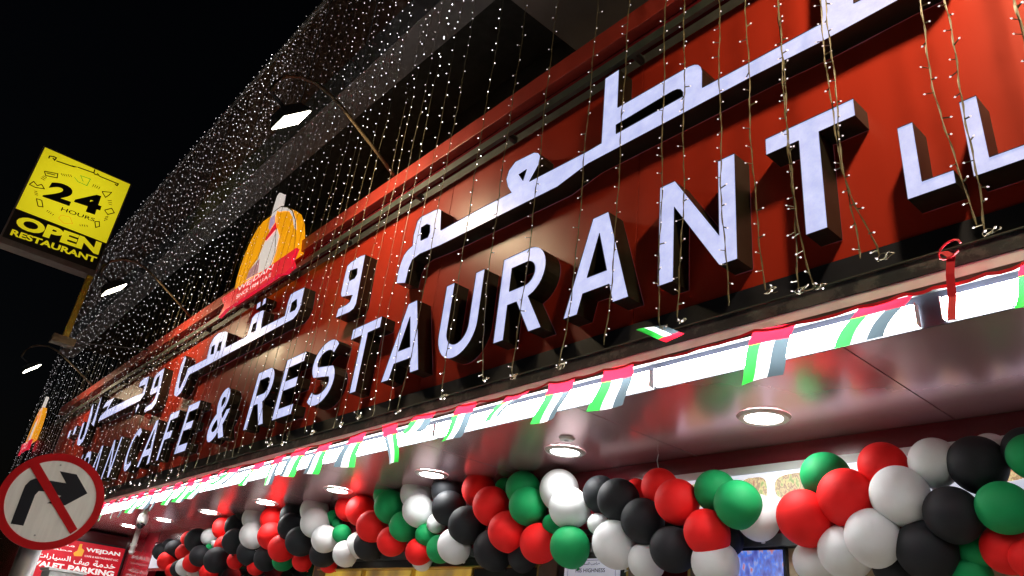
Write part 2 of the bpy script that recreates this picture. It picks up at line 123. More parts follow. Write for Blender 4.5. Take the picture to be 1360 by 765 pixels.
cr = n.new('ShaderNodeValToRGB'); cr.color_ramp.elements[0].position = 0.12; cr.color_ramp.elements[0].color = (0.50, 0.40, 0.004, 1)
cr.color_ramp.elements[1].position = 0.75; cr.color_ramp.elements[1].color = (0.88, 0.76, 0.014, 1)
l.new(gr.outputs[1], cr.inputs[0]); l.new(cr.outputs[0], n['Principled BSDF'].inputs['Emission Color'])
n['Principled BSDF'].inputs['Emission Strength'].default_value = 0.66
mat('box_black', (0.02, 0.015, 0.01), 0.4)
mat('box_frame', (0.16, 0.12, 0.09), 0.5, var=0.3)
mat('ink_black', (0.01, 0.01, 0.01), 0.5)
mat('ink_brown', (0.22, 0.17, 0.02), 0.5)
mat('ink_green', (0.25, 0.42, 0.03), 0.5, emit=(0.30, 0.55, 0.02), estr=0.5)
mat('ink_orange', (0.6, 0.4, 0.02), 0.5, emit=(0.85, 0.55, 0.01), estr=0.6)
mat('post_lit_yellow', (0.55, 0.36, 0.02), 0.5, var=0.3)  # steel post; the yellow light falling on it is put into the colour
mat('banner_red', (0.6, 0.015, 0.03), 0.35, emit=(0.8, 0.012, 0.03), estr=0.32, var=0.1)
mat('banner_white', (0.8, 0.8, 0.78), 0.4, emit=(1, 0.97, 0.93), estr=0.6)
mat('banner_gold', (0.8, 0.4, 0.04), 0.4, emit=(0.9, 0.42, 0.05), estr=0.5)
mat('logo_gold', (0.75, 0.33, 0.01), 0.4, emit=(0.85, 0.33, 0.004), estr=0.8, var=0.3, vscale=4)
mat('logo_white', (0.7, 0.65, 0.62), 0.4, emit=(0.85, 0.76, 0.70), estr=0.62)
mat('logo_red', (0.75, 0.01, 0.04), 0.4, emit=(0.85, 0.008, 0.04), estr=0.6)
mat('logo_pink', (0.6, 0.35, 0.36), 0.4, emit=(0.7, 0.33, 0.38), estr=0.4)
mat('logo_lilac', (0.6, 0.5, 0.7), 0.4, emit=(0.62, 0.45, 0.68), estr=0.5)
mat('wall_maroon', (0.16, 0.014, 0.022), 0.22, var=0.15, vscale=2, coat=0.3)
mat('wall_red', (0.42, 0.014, 0.03), 0.13, var=0.08, vscale=2, coat=0.4)
mat('menu_white', (0.8, 0.8, 0.82), 0.4, emit=(0.72, 0.76, 0.92), estr=0.6)
mat('bar_black', (0.012, 0.013, 0.015), 0.4)
mat('bar_grey', (0.10, 0.11, 0.115), 0.4, metal=0.4)
mat('strip_grey', (0.6, 0.62, 0.62), 0.5)
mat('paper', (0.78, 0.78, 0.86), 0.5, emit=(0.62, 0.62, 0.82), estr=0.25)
mat('gold_trim', (0.6, 0.42, 0.12), 0.35, metal=0.6)
mat('beige', (0.45, 0.36, 0.24), 0.6, var=0.15)
mat('interior_gold', (0.75, 0.45, 0.06), 0.35, var=0.3, vscale=3)
mat('interior_light', (1, 0.8, 0.5), 0.4, emit=(1.0, 0.80, 0.45), estr=5.0)
mat('interior_floor', (0.4, 0.33, 0.26), 0.3)
mat('concrete', (0.30, 0.29, 0.27), 0.8, var=0.2, vscale=3, bump=0.2)
mat('asphalt', (0.05, 0.05, 0.052), 0.85, var=0.3, vscale=20, bump=0.3, bscale=200)
mat('pavement', (0.66, 0.66, 0.65), 0.6, var=0.2, vscale=4, bump=0.1)
mat('cctv_white', (0.72, 0.72, 0.7), 0.35)
mat('glass_dark', (0.01, 0.01, 0.012), 0.05)
# weathered paint on the narrow edge above the light tubes
m = mat('fascia_worn', (0.03, 0.032, 0.034), 0.6, bump=0.35, bscale=25)
n = m.node_tree.nodes; l = m.node_tree.links
tn = n.new('ShaderNodeTexNoise'); tn.inputs['Scale'].default_value = 4.5; tn.inputs['Detail'].default_value = 9; tn.inputs['Roughness'].default_value = 0.7
l.new([q for q in n if q.type == 'TEX_COORD'][0].outputs['Object'], tn.inputs[0])
cr = n.new('ShaderNodeValToRGB'); cr.color_ramp.elements[0].position = 0.50; cr.color_ramp.elements[0].color = (0.011, 0.017, 0.024, 1)
cr.color_ramp.elements[1].position = 0.56; cr.color_ramp.elements[1].color = (0.06, 0.068, 0.07, 1)
l.new(tn.outputs[0], cr.inputs[0]); l.new(cr.outputs[0], n['Principled BSDF'].inputs['Base Color'])
# backlit acrylic of the letters, faintly mottled
m = mat('letter_lit', (0.55, 0.56, 0.62), 0.35)
n = m.node_tree.nodes; l = m.node_tree.links
tn = n.new('ShaderNodeTexNoise'); tn.inputs['Scale'].default_value = 9; tn.inputs['Detail'].default_value = 8; tn.inputs['Roughness'].default_value = 0.75
l.new([q for q in n if q.type == 'TEX_COORD'][0].outputs['Object'], tn.inputs[0])
cr = n.new('ShaderNodeValToRGB'); cr.color_ramp.elements[0].position = 0.3; cr.color_ramp.elements[0].color = (0.36, 0.40, 0.68, 1)
cr.color_ramp.elements[1].position = 0.7; cr.color_ramp.elements[1].color = (0.55, 0.59, 0.87, 1)
l.new(tn.outputs[0], cr.inputs[0]); l.new(cr.outputs[0], n['Principled BSDF'].inputs['Emission Color'])
n['Principled BSDF'].inputs['Emission Strength'].default_value = 1.0
n['Principled BSDF'].inputs['Base Color'].default_value = (0.22, 0.22, 0.26, 1)
# television picture and food photographs: blotchy printed colours
def blotch(name, stops, scale, estr, vor=False):
    m = mat(name, (0.2, 0.2, 0.2), 0.3); n = m.node_tree.nodes; l = m.node_tree.links
    t = n.new('ShaderNodeTexVoronoi' if vor else 'ShaderNodeTexNoise'); t.inputs['Scale'].default_value = scale
    mp = n.new('ShaderNodeMapping'); mp.inputs['Scale'].default_value = (1, 1, 0.5)
    l.new([q for q in n if q.type == 'TEX_COORD'][0].outputs['Object'], mp.inputs[0]); l.new(mp.outputs[0], t.inputs[0])
    cr = n.new('ShaderNodeValToRGB'); cr.color_ramp.interpolation = 'LINEAR'
    e = cr.color_ramp.elements
    e[0].position = stops[0][0]; e[0].color = (*stops[0][1], 1); e[1].position = stops[-1][0]; e[1].color = (*stops[-1][1], 1)
    for s in stops[1:-1]:
        q = e.new(s[0]); q.color = (*s[1], 1)
    if vor:
        sp = n.new('ShaderNodeSeparateColor'); l.new(t.outputs['Color'], sp.inputs[0]); l.new(sp.outputs[0], cr.inputs[0])
    else:
        l.new(t.outputs[0], cr.inputs[0])
    l.new(cr.outputs[0], n['Principled BSDF'].inputs['Emission Color']); n['Principled BSDF'].inputs['Emission Strength'].default_value = estr
blotch('tv_picture', [(0.3, (0.03, 0.04, 0.30)), (0.46, (0.10, 0.14, 0.5)), (0.52, (0.02, 0.15, 0.7)), (0.6, (0.25, 0.3, 0.6)), (0.72, (0.55, 0.1, 0.08))], 30, 0.9)
blotch('food_print', [(0.3, (0.45, 0.13, 0.06)), (0.42, (0.75, 0.6, 0.3)), (0.5, (0.35, 0.16, 0.08)), (0.58, (0.8, 0.65, 0.3)), (0.7, (0.25, 0.4, 0.08))], 34, 0.9)
blotch('gold_window', [(0.3, (0.12, 0.05, 0.005)), (0.5, (0.55, 0.30, 0.02)), (0.7, (0.95, 0.62, 0.05))], 3.2, 0.45)

# ------------------------------------------------------------------ mesh helpers
def tag(o, label=None, cat=None, group=None, kind=None):
    if label: o['label'] = label
    if cat: o['category'] = cat
    if group: o['group'] = group
    if kind: o['kind'] = kind
    return o
def empty(name, loc=(0, 0, 0), label=None, cat=None, group=None):
    o = bpy.data.objects.new(name, None); o.location = loc; o.empty_display_size = 0.1; COL.objects.link(o)
    return tag(o, label, cat, group)
class MB:
    def __init__(s): s.v = []; s.f = []; s.m = []
    def add(s, vs, fs, mi=0):
        b = len(s.v); s.v += [tuple(q) for q in vs]; s.f += [tuple(i + b for i in f) for f in fs]; s.m += [mi] * len(fs)
    def box(s, x0, x1, y0, y1, z0, z1, mi=0):
        s.add([(x0, y0, z0), (x1, y0, z0), (x1, y1, z0), (x0, y1, z0), (x0, y0, z1), (x1, y0, z1), (x1, y1, z1), (x0, y1, z1)],
              [(0, 3, 2, 1), (4, 5, 6, 7), (0, 1, 5, 4), (1, 2, 6, 5), (2, 3, 7, 6), (3, 0, 4, 7)], mi)
    def tube(s, pts, r, seg=8, mi=0, cap=True):
        pts = [Vector(p) for p in pts]; rings = []
        up = Vector((0.123, 0.456, 0.88)).normalized()
        for i, p in enumerate(pts):
            t = (pts[min(i + 1, len(pts) - 1)] - pts[max(i - 1, 0)]).normalized()
            a = t.cross(up)
            if a.length < 0.05: a = t.cross(Vector((1, 0, 0)))
            a.normalize(); b = t.cross(a)
            rr = r[i] if isinstance(r, (list, tuple)) else r
            rings.append([p + (a * math.cos(6.28318 * k / seg) + b * math.sin(6.28318 * k / seg)) * rr for k in range(seg)])
        vs = [q for g in rings for q in g]; fs = []
        for i in range(len(rings) - 1):
            for k in range(seg):
                k2 = (k + 1) % seg
                fs.append((i * seg + k, i * seg + k2, (i + 1) * seg + k2, (i + 1) * seg + k))
        if cap:
            fs.append(tuple(range(seg))[::-1]); fs.append(tuple((len(rings) - 1) * seg + k for k in range(seg)))
        s.add(vs, fs, mi)
    def build(s, name, mats, parent=None, smooth=False, bevel=0):
        used = sorted({i for f in s.f for i in f})
        if len(used) < len(s.v):
            mp = {a: b for b, a in enumerate(used)}; s.v = [s.v[i] for i in used]; s.f = [tuple(mp[i] for i in f) for f in s.f]
        me = bpy.data.meshes.new(name); me.from_pydata(s.v, [], s.f); me.update()
        if not isinstance(mats, (list, tuple)): mats = [mats]
        for q in mats: me.materials.append(MAT[q] if isinstance(q, str) else q)
        if len(mats) > 1: me.polygons.foreach_set('material_index', s.m)
        if smooth: me.polygons.foreach_set('use_smooth', [True] * len(me.polygons))
        o = bpy.data.objects.new(name, me); COL.objects.link(o)
        if parent:
            o.parent = parent; me.transform(Matrix.Translation(-parent.location))
        if bevel:
            md = o.modifiers.new('bevel', 'BEVEL'); md.width = bevel; md.segments = 2; md.limit_method = 'ANGLE'
        return o
def box(name, m, x0, x1, y0, y1, z0, z1, parent=None, bevel=0):
    b = MB(); b.box(x0, x1, y0, y1, z0, z1); return b.build(name, m, parent, bevel=bevel)
def copy_tree(root, delta=(0, 0, 0), label=None):
    c = root.copy(); COL.objects.link(c); c.location = root.location + Vector(delta)
    if label: c['label'] = label
    for ch in list(root.children):
        d = ch.copy(); COL.objects.link(d); d.parent = c
        for g in list(ch.children):
            e = g.copy(); COL.objects.link(e); e.parent = d
    return c
def area2(l): return sum(l[i][0] * l[(i + 1) % len(l)][1] - l[(i + 1) % len(l)][0] * l[i][1] for i in range(len(l)))
def fill(loops):
    vs = [[Vector((x, z, 0)) for x, z in l] for l in loops]
    tris = tessellate_polygon(vs)
    return [p for l in loops for p in l], [tuple(t) for t in tris]
def flat(name, m, loops, place, parent=None, thick=0.0):
    """a filled outline (with holes) laid on a plane: place(u, v, d) -> point, d is the depth behind its front"""
    b = MB()
    for grp in loops:
        vs, tr = fill(grp); b.add([place(u, v, 0) for u, v in vs], tr)
        if thick:
            for l in grp:
                k = len(l); b.add([place(u, v, 0) for u, v in l] + [place(u, v, thick) for u, v in l], [(i, (i + 1) % k, k + (i + 1) % k, k + i) for i in range(k)])
    return b.build(name, m, parent)
def stroke(pts, wd, closed=False):
    """outline of a line of width wd"""
    P = [Vector(p) for p in pts]; L = []; Rr = []
    for i in range(len(P)):
        a = P[i] - P[i - 1] if i else P[1] - P[0]; c = P[i + 1] - P[i] if i < len(P) - 1 else P[-1] - P[-2]
        t = (a.normalized() + c.normalized())
        if t.length < 1e-5: t = c
        t.normalize(); nn = Vector((-t.y, t.x)); k = 1 / max(0.5, nn.dot(Vector((-c.y, c.x)).normalized()))
        ww = wd[i] if isinstance(wd, (list, tuple)) else wd
        L.append(P[i] + nn * ww * 0.5 * k); Rr.append(P[i] - nn * ww * 0.5 * k)
    return [tuple(q) for q in L + Rr[::-1]]
def arc(cx, cy, rx, ry, a0, a1, n=14):
    return [(cx + rx * math.cos(math.radians(a0 + (a1 - a0) * i / n)), cy + ry * math.sin(math.radians(a0 + (a1 - a0) * i / n))) for i in range(n + 1)]
def text_mesh(txt, bold=0.0):
    c = bpy.data.curves.new('tmp', 'FONT'); c.body = txt; c.offset = bold; c.resolution_u = 4
    o = bpy.data.objects.new('tmp', c); COL.objects.link(o)
    bpy.context.view_layer.update()
    me = bpy.data.meshes.new_from_object(o.evaluated_get(bpy.context.evaluated_depsgraph_get()))
    bpy.data.objects.remove(o); bpy.data.curves.remove(c)
    vs = [tuple(v.co[:2]) for v in me.vertices]; fs = [tuple(p.vertices) for p in me.polygons]
    x0 = min(v[0] for v in vs); x1 = max(v[0] for v in vs); y0 = min(v[1] for v in vs); y1 = max(v[1] for v in vs)
    return [((v[0] - x0) / (x1 - x0), (v[1] - y0) / (y1 - y0)) for v in vs], fs
def text_on(mb, txt, quad, place, bold=0.0, mi=0):
    """lettering stretched over quad = (lower left, lower right, upper right, upper left) in plane coordinates"""
    vs, fs = text_mesh(txt, bold); a, b, c, d = quad; o = []
    for u, v in vs:
        x = (a[0] * (1 - u) + b[0] * u) * (1 - v) + (d[0] * (1 - u) + c[0] * u) * v
        y = (a[1] * (1 - u) + b[1] * u) * (1 - v) + (d[1] * (1 - u) + c[1] * u) * v
        o.append(place(x, y, 0))
    mb.add(o, fs, mi)
ONES = ['zeroth', 'first', 'second', 'third', 'fourth', 'fifth', 'sixth', 'seventh', 'eighth', 'ninth', 'tenth', 'eleventh', 'twelfth', 'thirteenth', 'fourteenth', 'fifteenth', 'sixteenth', 'seventeenth', 'eighteenth', 'nineteenth']
TENS = ['', '', 'twenty', 'thirty', 'forty', 'fifty', 'sixty', 'seventy', 'eighty', 'ninety', 'hundred', 'hundred and ten', 'hundred and twenty', 'hundred and thirty']
def nth(k):
    if k < 20: return ONES[k]
    if k >= 120: return 'hundred and twenty-' + ONES[k - 120] if k > 120 else 'hundred and twentieth'
    if k >= 100: return 'hundredth' if k == 100 else 'hundred and ' + ONES[k - 100]
    return (TENS[k // 10][:-1] + 'ieth') if k % 10 == 0 else TENS[k // 10] + '-' + ONES[k % 10]

# ------------------------------------------------------------------ ground
XL, XR = -26.2, 1.9
tag(box('ground', 'asphalt', -600, 600, -600, 600, -0.6, -0.13), kind='structure')
tag(box('road', 'asphalt', -120, 120, -9, -1.6, -0.126, -0.118), kind='structure')
tag(box('pavement', 'pavement', -120, 120, -1.6, 60, -0.128, 0.0), kind='structure')
tag(box('kerb', 'concrete', -120, 120, -1.78, -1.603, -0.12, 0.02), kind='structure')

# ------------------------------------------------------------------ building with the sign band
bld = empty('restaurant_building', (-10, 3.2, 0), 'dark building with a long red sign band, maroon soffit and projecting brown upper floors', 'building')
YP = 3.36
x = XR; k = 0
edges = []
while x > -22.0:
    nx = max(x - 2.44, -22.0); edges.append((nx, x)); x = nx
for a, b_ in edges:
    box('sign_panel', 'panel_red', a + 0.003, b_ - 0.003, YP, YP + 0.04, 3.648, 5.89, bld, bevel=0.002)
box('panel_backing', 'dark_recess', -22, XR, YP + 0.05, YP + 0.2, 3.3, 6.05, bld)
box('end_wall', 'wall_maroon', XL, -22.01, YP + 0.1, 4.6, 3.2, 6.3, bld)
box('plinth', 'plinth_navy', -22, XR, 3.342, 3.40, 3.445, 3.645, bld)
box('ledge', 'fascia_worn', -22, XR, 3.2, 3.34, 3.355, 3.436, bld)
box('ledge_edge', 'rail_grey', -22, XR, 3.19, 3.342, 3.438, 3.444, bld)
box('white_lip', 'lip_acrylic', -22, XR, 3.205, 3.235, 3.300, 3.352, bld)
box('lip_top', 'rail_grey', -22, XR, 3.236, 3.299, 3.345, 3.352, bld)
box('gap_shade_bar', 'lamp_black', -22, XR, 3.206, 3.236, 3.276, 3.2985, bld)  # solid black bar standing in for the shaded gap under the lip
box('batten_channel', 'plinth_navy', -22, XR, 3.289, 3.2995, 3.142, 3.344, bld)
box('soffit_edge', 'lip_white', -22, XR, 3.30, 3.335, 3.16, 3.352, bld)
sx = [1.9, 0.22, -1.607]
while sx[-1] > -20: sx.append(sx[-1] - 1.823)
for a, b_ in zip(sx[:-1], sx[1:]):
    box('soffit_panel', 'soffit_maroon', b_ + 0.004, a - 0.004, 3.337, 4.70, 3.168, 3.19, bld)
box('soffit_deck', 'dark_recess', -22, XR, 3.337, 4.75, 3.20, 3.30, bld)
box('red_coping', 'coping_red', -22.4, XR, 3.2, 3.30, 6.13, 6.33, bld, bevel=0.004)
box('coping_underside', 'wall_maroon', -22.4, XR, 3.302, 3.60, 6.08, 6.32, bld)
box('grey_rail', 'rail_grey', -22.4, XR, 3.2, 3.24, 5.87, 5.95, bld)
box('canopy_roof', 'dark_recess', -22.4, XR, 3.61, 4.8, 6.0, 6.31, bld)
for k in range(16):
    box('rail_bracket', 'dark_recess', XR - 0.4 - 1.5 * k, XR - 0.36 - 1.5 * k, 3.242, 3.35, 5.88, 5.94, bld)
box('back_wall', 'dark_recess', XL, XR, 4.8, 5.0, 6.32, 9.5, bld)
box('upper_wall', 'upper_brown', XL, XR, 3.14, 9.0, 9.30, 12.05, bld)
box('edge_beam', 'beam_grey', XL, XR, 3.10, 3.55, 8.68, 9.295, bld)
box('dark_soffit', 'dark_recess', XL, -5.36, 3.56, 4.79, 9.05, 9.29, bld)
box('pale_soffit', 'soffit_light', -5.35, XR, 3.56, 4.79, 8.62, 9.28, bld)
box('roof_parapet', 'beam_grey', XL, XR, 3.08, 3.3, 12.052, 12.14, bld)
for k in range(12):   # shallow joints on the brown cladding
    box('cladding_rib', 'beam_grey', XR - 1.2 - 2.2 * k, XR - 1.17 - 2.2 * k, 3.128, 3.139, 9.31, 12.04, bld)

# shopfront below the soffit
YW = 4.64
box('shop_wall', 'wall_maroon', -15.8, XR, YW + 0.01, YW + 0.15, 2.995, 3.166, bld)
box('grey_strip', 'strip_grey', -4.4, XR, YW - 0.03, YW + 0.01, 2.975, 3.03, bld)
box('header_panel', 'wall_maroon', -15.8, -3.62, YW + 0.012, YW + 0.15, 2.48, 2.994, bld)
box('header_panel', 'wall_maroon', -3.6, XR, YW + 0.012, YW + 0.15, 2.566, 2.64, bld)
box('black_bar', 'bar_black', -9.0, XR, YW - 0.06, YW + 0.0, 2.63, 2.668, bld)
box('window_head', 'bar_grey', -9.0, XR, YW - 0.05, YW + 0.1, 2.485, 2.562, bld)
box('gold_bead', 'gold_trim', -9.0, -5.0, YW - 0.055, YW + 0.02, 2.392, 2.404, bld)
box('dark_head', 'bar_black', -9.0, -5.0, YW - 0.03, YW + 0.1, 2.406, 2.482, bld)
for a, b_ in ((-5.02, -4.80), (-4.02, -3.86), (-3.45, -3.33), (-9.1, -8.95), (-13.0, -12.8)):
    box('window_mullion', 'box_frame', a, b_, YW - 0.04, YW + 0.1, 0, 2.48, bld)
    box('gold_bead', 'gold_trim', a - 0.022, a - 0.003, YW - 0.04, YW + 0.02, 0, 2.48, bld)
box('beige_panel', 'beige', -3.32, 0.8, YW + 0.02, YW + 0.1, 0.9, 2.48, bld)
box('lower_wall', 'wall_maroon', -15.8, XR, YW + 0.012, YW + 0.15, 0.0, 0.9, bld)
for a, b_ in ((-8.93, -8.0), (-7.97, -7.0), (-6.97, -5.98)):
    box('lit_window', 'gold_window', a, b_, YW + 0.03, YW + 0.05, 0.9, 2.39, bld)
    box('gold_bead', 'gold_trim', b_ + 0.004, b_ + 0.022, YW - 0.02, YW + 0.03, 0.9, 2.39, bld)
box('dark_poster_board', 'bar_black', -5.93, -5.05, YW - 0.02, YW + 0.05, 1.2, 2.38, bld)
box('window_glass', 'glass_dark', -12.78, -9.12, YW + 0.03, YW + 0.05, 0.9, 2.48, bld)
box('side_wall', 'wall_red', -17.95, -15.82, YW + 0.01, YW + 0.15, 0, 3.166, bld)
box('end_pier', 'wall_maroon', -18.2, -17.75, 3.0, YW + 0.15, 0, 3.12, bld)
box('inner_block', 'wall_maroon', XL, XR, YW + 0.6, 9, 0, 3.16, bld)
box('closed_end', 'wall_maroon', XL, -18.21, 3.4, 4.6, 0, 3.16, bld)

# ------------------------------------------------------------------ letters
ZB, ZT = 3.765, 4.495; YL = 3.2
def P3(u, v, d): return (u, YL + d, v)
def letter_thing(name, loops_list, label, cat='sign letter', group='white letters of the long sign', yl=3.2, depth=0.157):
    """loops_list: list of [outer, hole, ...]; face and dark side return are two parts"""
    xs = [p[0] for g in loops_list for p in g[0]]; zs = [p[1] for g in loops_list for p in g[0]]
    e = empty(name, ((min(xs) + max(xs)) / 2, yl + depth, min(zs)), label, cat, group)
    f = MB(); s = MB()
    for g in loops_list:
        if g is not loops_list[0]: f.build('lit_face', 'letter_lit', e); f = MB()
        vs, tr = fill(g); f.add([(u, yl + 0.007, v) for u, v in vs], tr)
        for lp in g:
            k = len(lp)
            tgt = s if lp is g[0] and g is loops_list[0] else MB()
            tgt.add([(u, yl, v) for u, v in lp] + [(u, yl + depth, v) for u, v in lp], [(i, (i + 1) % k, k + (i + 1) % k, k + i) for i in range(k)])
            if tgt is not s: tgt.build('inner_return' if lp is not g[0] else 'dot_return', 'return_dark', e)
    f.build('lit_face', 'letter_lit', e); s.build('side_return', 'return_dark', e)
    return e
def glyph(c, x0, x1, z0, z1, t=0.118):
    W = x1 - x0; Hh = z1 - z0
    R_ = lambda pts: [(x0 + a, z0 + b) for a, b in pts]
    th = t * 0.98
    if c == 'T': return [[R_([(0, Hh), (0, Hh - th), (W / 2 - t / 2, Hh - th), (W / 2 - t / 2, 0), (W / 2 + t / 2, 0), (W / 2 + t / 2, Hh - th), (W, Hh - th), (W, Hh)])]]
    if c == 'L': return [[R_([(0, 0), (W, 0), (W, th), (t, th), (t, Hh), (0, Hh)])]]
    if c == 'E':
        m = Hh * 0.53; return [[R_([(0, 0), (W, 0), (W, th), (t, th), (t, m - th / 2), (W * 0.9, m - th / 2), (W * 0.9, m + th / 2), (t, m + th / 2), (t, Hh - th), (W, Hh - th), (W, Hh), (0, Hh)])]]
    if c == 'F':
        m = Hh * 0.5; return [[R_([(0, 0), (t, 0), (t, m - th / 2), (W * 0.9, m - th / 2), (W * 0.9, m + th / 2), (t, m + th / 2), (t, Hh - th), (W, Hh - th), (W, Hh), (0, Hh)])]]
    if c == 'N': return [[R_([(0, 0), (t, 0), (t, Hh * 0.73), (W - t, 0), (W, 0), (W, Hh), (W - t, Hh), (W - t, Hh * 0.27), (t, Hh), (0, Hh)])]]
    if c == 'A':
        a = t * 1.12; cx = W * 0.5; top = t * 0.62
        def xin(h): return a + (cx - a * 0.02 - a) * (h / (Hh * 0.80))
        h1, h2 = Hh * 0.20, Hh * 0.355
        return [[R_([(0, 0), (a, 0), (xin(h1), h1), (W - xin(h1), h1), (W - a, 0), (W, 0), (cx + top, Hh), (cx - top, Hh)]),
                 R_([(xin(h2), h2), (W - xin(h2), h2), (cx, Hh * 0.80)])]]
    if c == 'U':
        return [[R_([(0, Hh)] + arc(W / 2, W * 0.5, W / 2, W * 0.5, 180, 360, 18) + [(W, Hh), (W - t, Hh)] + arc(W / 2, W * 0.5, W / 2 - t, W * 0.5 - t, 360, 180, 18) + [(t, Hh)])]]
    if c == 'J':
        return [[R_([(W, Hh), (W - t, Hh)] + arc(W / 2 - 0.02, W * 0.45, W / 2 - t + 0.02, W * 0.45 - t, 0, -80, 8) + [(0, t), (0, 0)] + arc(W / 2, W * 0.45, W / 2, W * 0.45, -85, 0, 10))]]
    if c == 'W':
        return [[R_([(0, Hh), (W * 0.22, 0), (W * 0.36, 0), (W * 0.5, Hh * 0.62), (W * 0.64, 0), (W * 0.78, 0), (W, Hh), (W - t, Hh), (W * 0.715, Hh * 0.25), (W * 0.57, Hh * 0.9), (W * 0.43, Hh * 0.9), (W * 0.285, Hh * 0.25), (t, Hh)])]]
    if c in 'RD':
        m = Hh * 0.40 if c == 'R' else 0.0
        r = (Hh - m) / 2; cy = m + r; rx = min(r, W * 0.52); W2 = W * (0.97 if c == 'R' else 1)
        bowl = [(W2 - rx, Hh)] + arc(W2 - rx, cy, rx, r, 90, -90, 18)[1:]
        hole = R_([(t, Hh - th)] + arc(W2 - rx, cy, rx - t, r - th, 90, -90, 14) + [(t, m + th)])
        if c == 'D': return [[R_([(0, 0), (0, Hh)] + bowl), hole]]
        o = [(0, 0), (0, Hh)] + bowl[:-3] + [(W * 0.66, m + 0.008), (W, 0), (W - t * 1.13, 0), (W * 0.42, m), (t, m), (t, 0)]
        return [[R_(o), hole]]
    if c == 'C':
        p = arc(W * 0.52, Hh / 2, W * 0.52 - t / 2, Hh / 2 - t / 2, 48, 312, 30)
        return [[R_(stroke(p, t))]]
    if c == 'S':
        r1 = Hh * 0.27 - t / 4; rx = W / 2 - t / 2; top = arc(W * 0.5, Hh - t / 2 - r1, rx * 0.95, r1, 32, 220, 14)
        bot = arc(W * 0.5, t / 2 + r1 * 1.03, rx, r1 * 1.03, 40, -142, 14)
        return [[R_(stroke(top + bot, t * 0.98))]]
LAT = [('T', -1.881, -1.355, 'RESTAURANT', 'last'), ('N', -2.653, -2.089, 'RESTAURANT', 'ninth'), ('A', -3.474, -2.887, 'RESTAURANT', 'eighth'), ('R', -4.232, -3.700, 'RESTAURANT', 'seventh'),
       ('U', -5.004, -4.474, 'RESTAURANT', 'sixth'), ('A', -5.833, -5.23, 'RESTAURANT', 'fifth'), ('T', -6.623, -6.06, 'RESTAURANT', 'fourth'), ('S', -7.40, -6.80, 'RESTAURANT', 'third'),
       ('E', -8.138, -7.65, 'RESTAURANT', 'second'), ('R', -8.934, -8.37, 'RESTAURANT', 'first'), ('E', -11.389, -10.90, 'CAFE', 'last'), ('F', -12.193, -11.76, 'CAFE', 'third'),
       ('A', -13.137, -12.49, 'CAFE', 'second'), ('C', -14.03, -13.46, 'CAFE', 'first'), ('N', -15.276, -14.72, 'the name before CAFE', 'last'), ('A', -16.36, -15.74, 'the name before CAFE', 'fifth'),
       ('D', -17.2, -16.66, 'the name before CAFE', 'fourth'), ('J', -17.8, -17.45, 'the name before CAFE', 'third'), ('E', -18.55, -18.08, 'the name before CAFE', 'second'), ('W', -19.6, -18.78, 'the name before CAFE', 'first')]
LETX = []
for c, a, b_, word, pos in LAT:
    letter_thing('sign_letter', glyph(c, a, b_, ZB, ZT), f'tall white backlit letter {c}, {pos} letter of {word}'); LETX.append((a, b_, c, word, pos))
for c, a, b_, pos in (('L', -1.160, -0.948, 'left one of the two small letters L'), ('L', -0.873, -0.66, 'right one of the two small letters L')):
    letter_thing('sign_letter', glyph(c, a, b_, 3.765, 4.19, 0.073), f'{pos} at the sign end')
vs, fs = text_mesh('&', 0.02)   # ampersand from the outline font
e = empty('sign_letter', (-9.9, 3.357, ZB), 'white backlit ampersand between CAFE and RESTAURANT on the red sign band', 'sign letter', 'white letters of the long sign')
bm = bmesh.new(); bv = [bm.verts.new((-10.21 + 0.66 * u, 3.207, ZB + 0.73 * v)) for u, v in vs]
for f in fs:
    try: bm.faces.new([bv[i] for i in f])
    except ValueError: pass
bmesh.ops.remove_doubles(bm, verts=bm.verts, dist=0.0005)
be = [ed for ed in bm.edges if len(ed.link_faces) == 1]; s = MB()
for ed in be:
    p, q = ed.verts[0].co, ed.verts[1].co
    s.add([(p.x, 3.2, p.z), (q.x, 3.2, q.z), (q.x, 3.357, q.z), (p.x, 3.357, p.z)], [(0, 1, 2, 3)])
me = bpy.data.meshes.new('lit_face'); bm.to_mesh(me); bm.free(); me.materials.append(MAT['letter_lit']); me.transform(Matrix.Translation(-e.location))
o = bpy.data.objects.new('lit_face', me); COL.objects.link(o); o.parent = e
s.build('side_return', 'return_dark', e)
ARL = {'mateam': 'large white backlit Arabic word with long flat baseline above the letters URANT', 'waw': 'single white Arabic letter shaped like a 9 above the letters ST', 'maqha': 'white backlit Arabic word with a down-curled tail above the ampersand and R',
       'waw2': 'small white Arabic letter shaped like a 9 above FE of CAFE', 'jimdal': 'white Arabic letter pair with a long flat base above CA of CAFE', 'alif': 'thin upright white Arabic stroke left of the long flat pair',
       'nun': 'white U-shaped last Arabic letter near the left end of the sign'}
for k, v in ARL.items():
    loops = [ARABIC[k]]
    if k == 'maqha': loops += [ARABIC['dotq1'], ARABIC['dotq2']]
    if k == 'jimdal': loops += [ARABIC['dotj']]
    if k == 'nun': loops += [ARABIC['dotn1'], ARABIC['dotn2']]
    letter_thing('arabic_sign_word' if k in ('mateam', 'maqha') else 'arabic_sign_letter', loops, v)

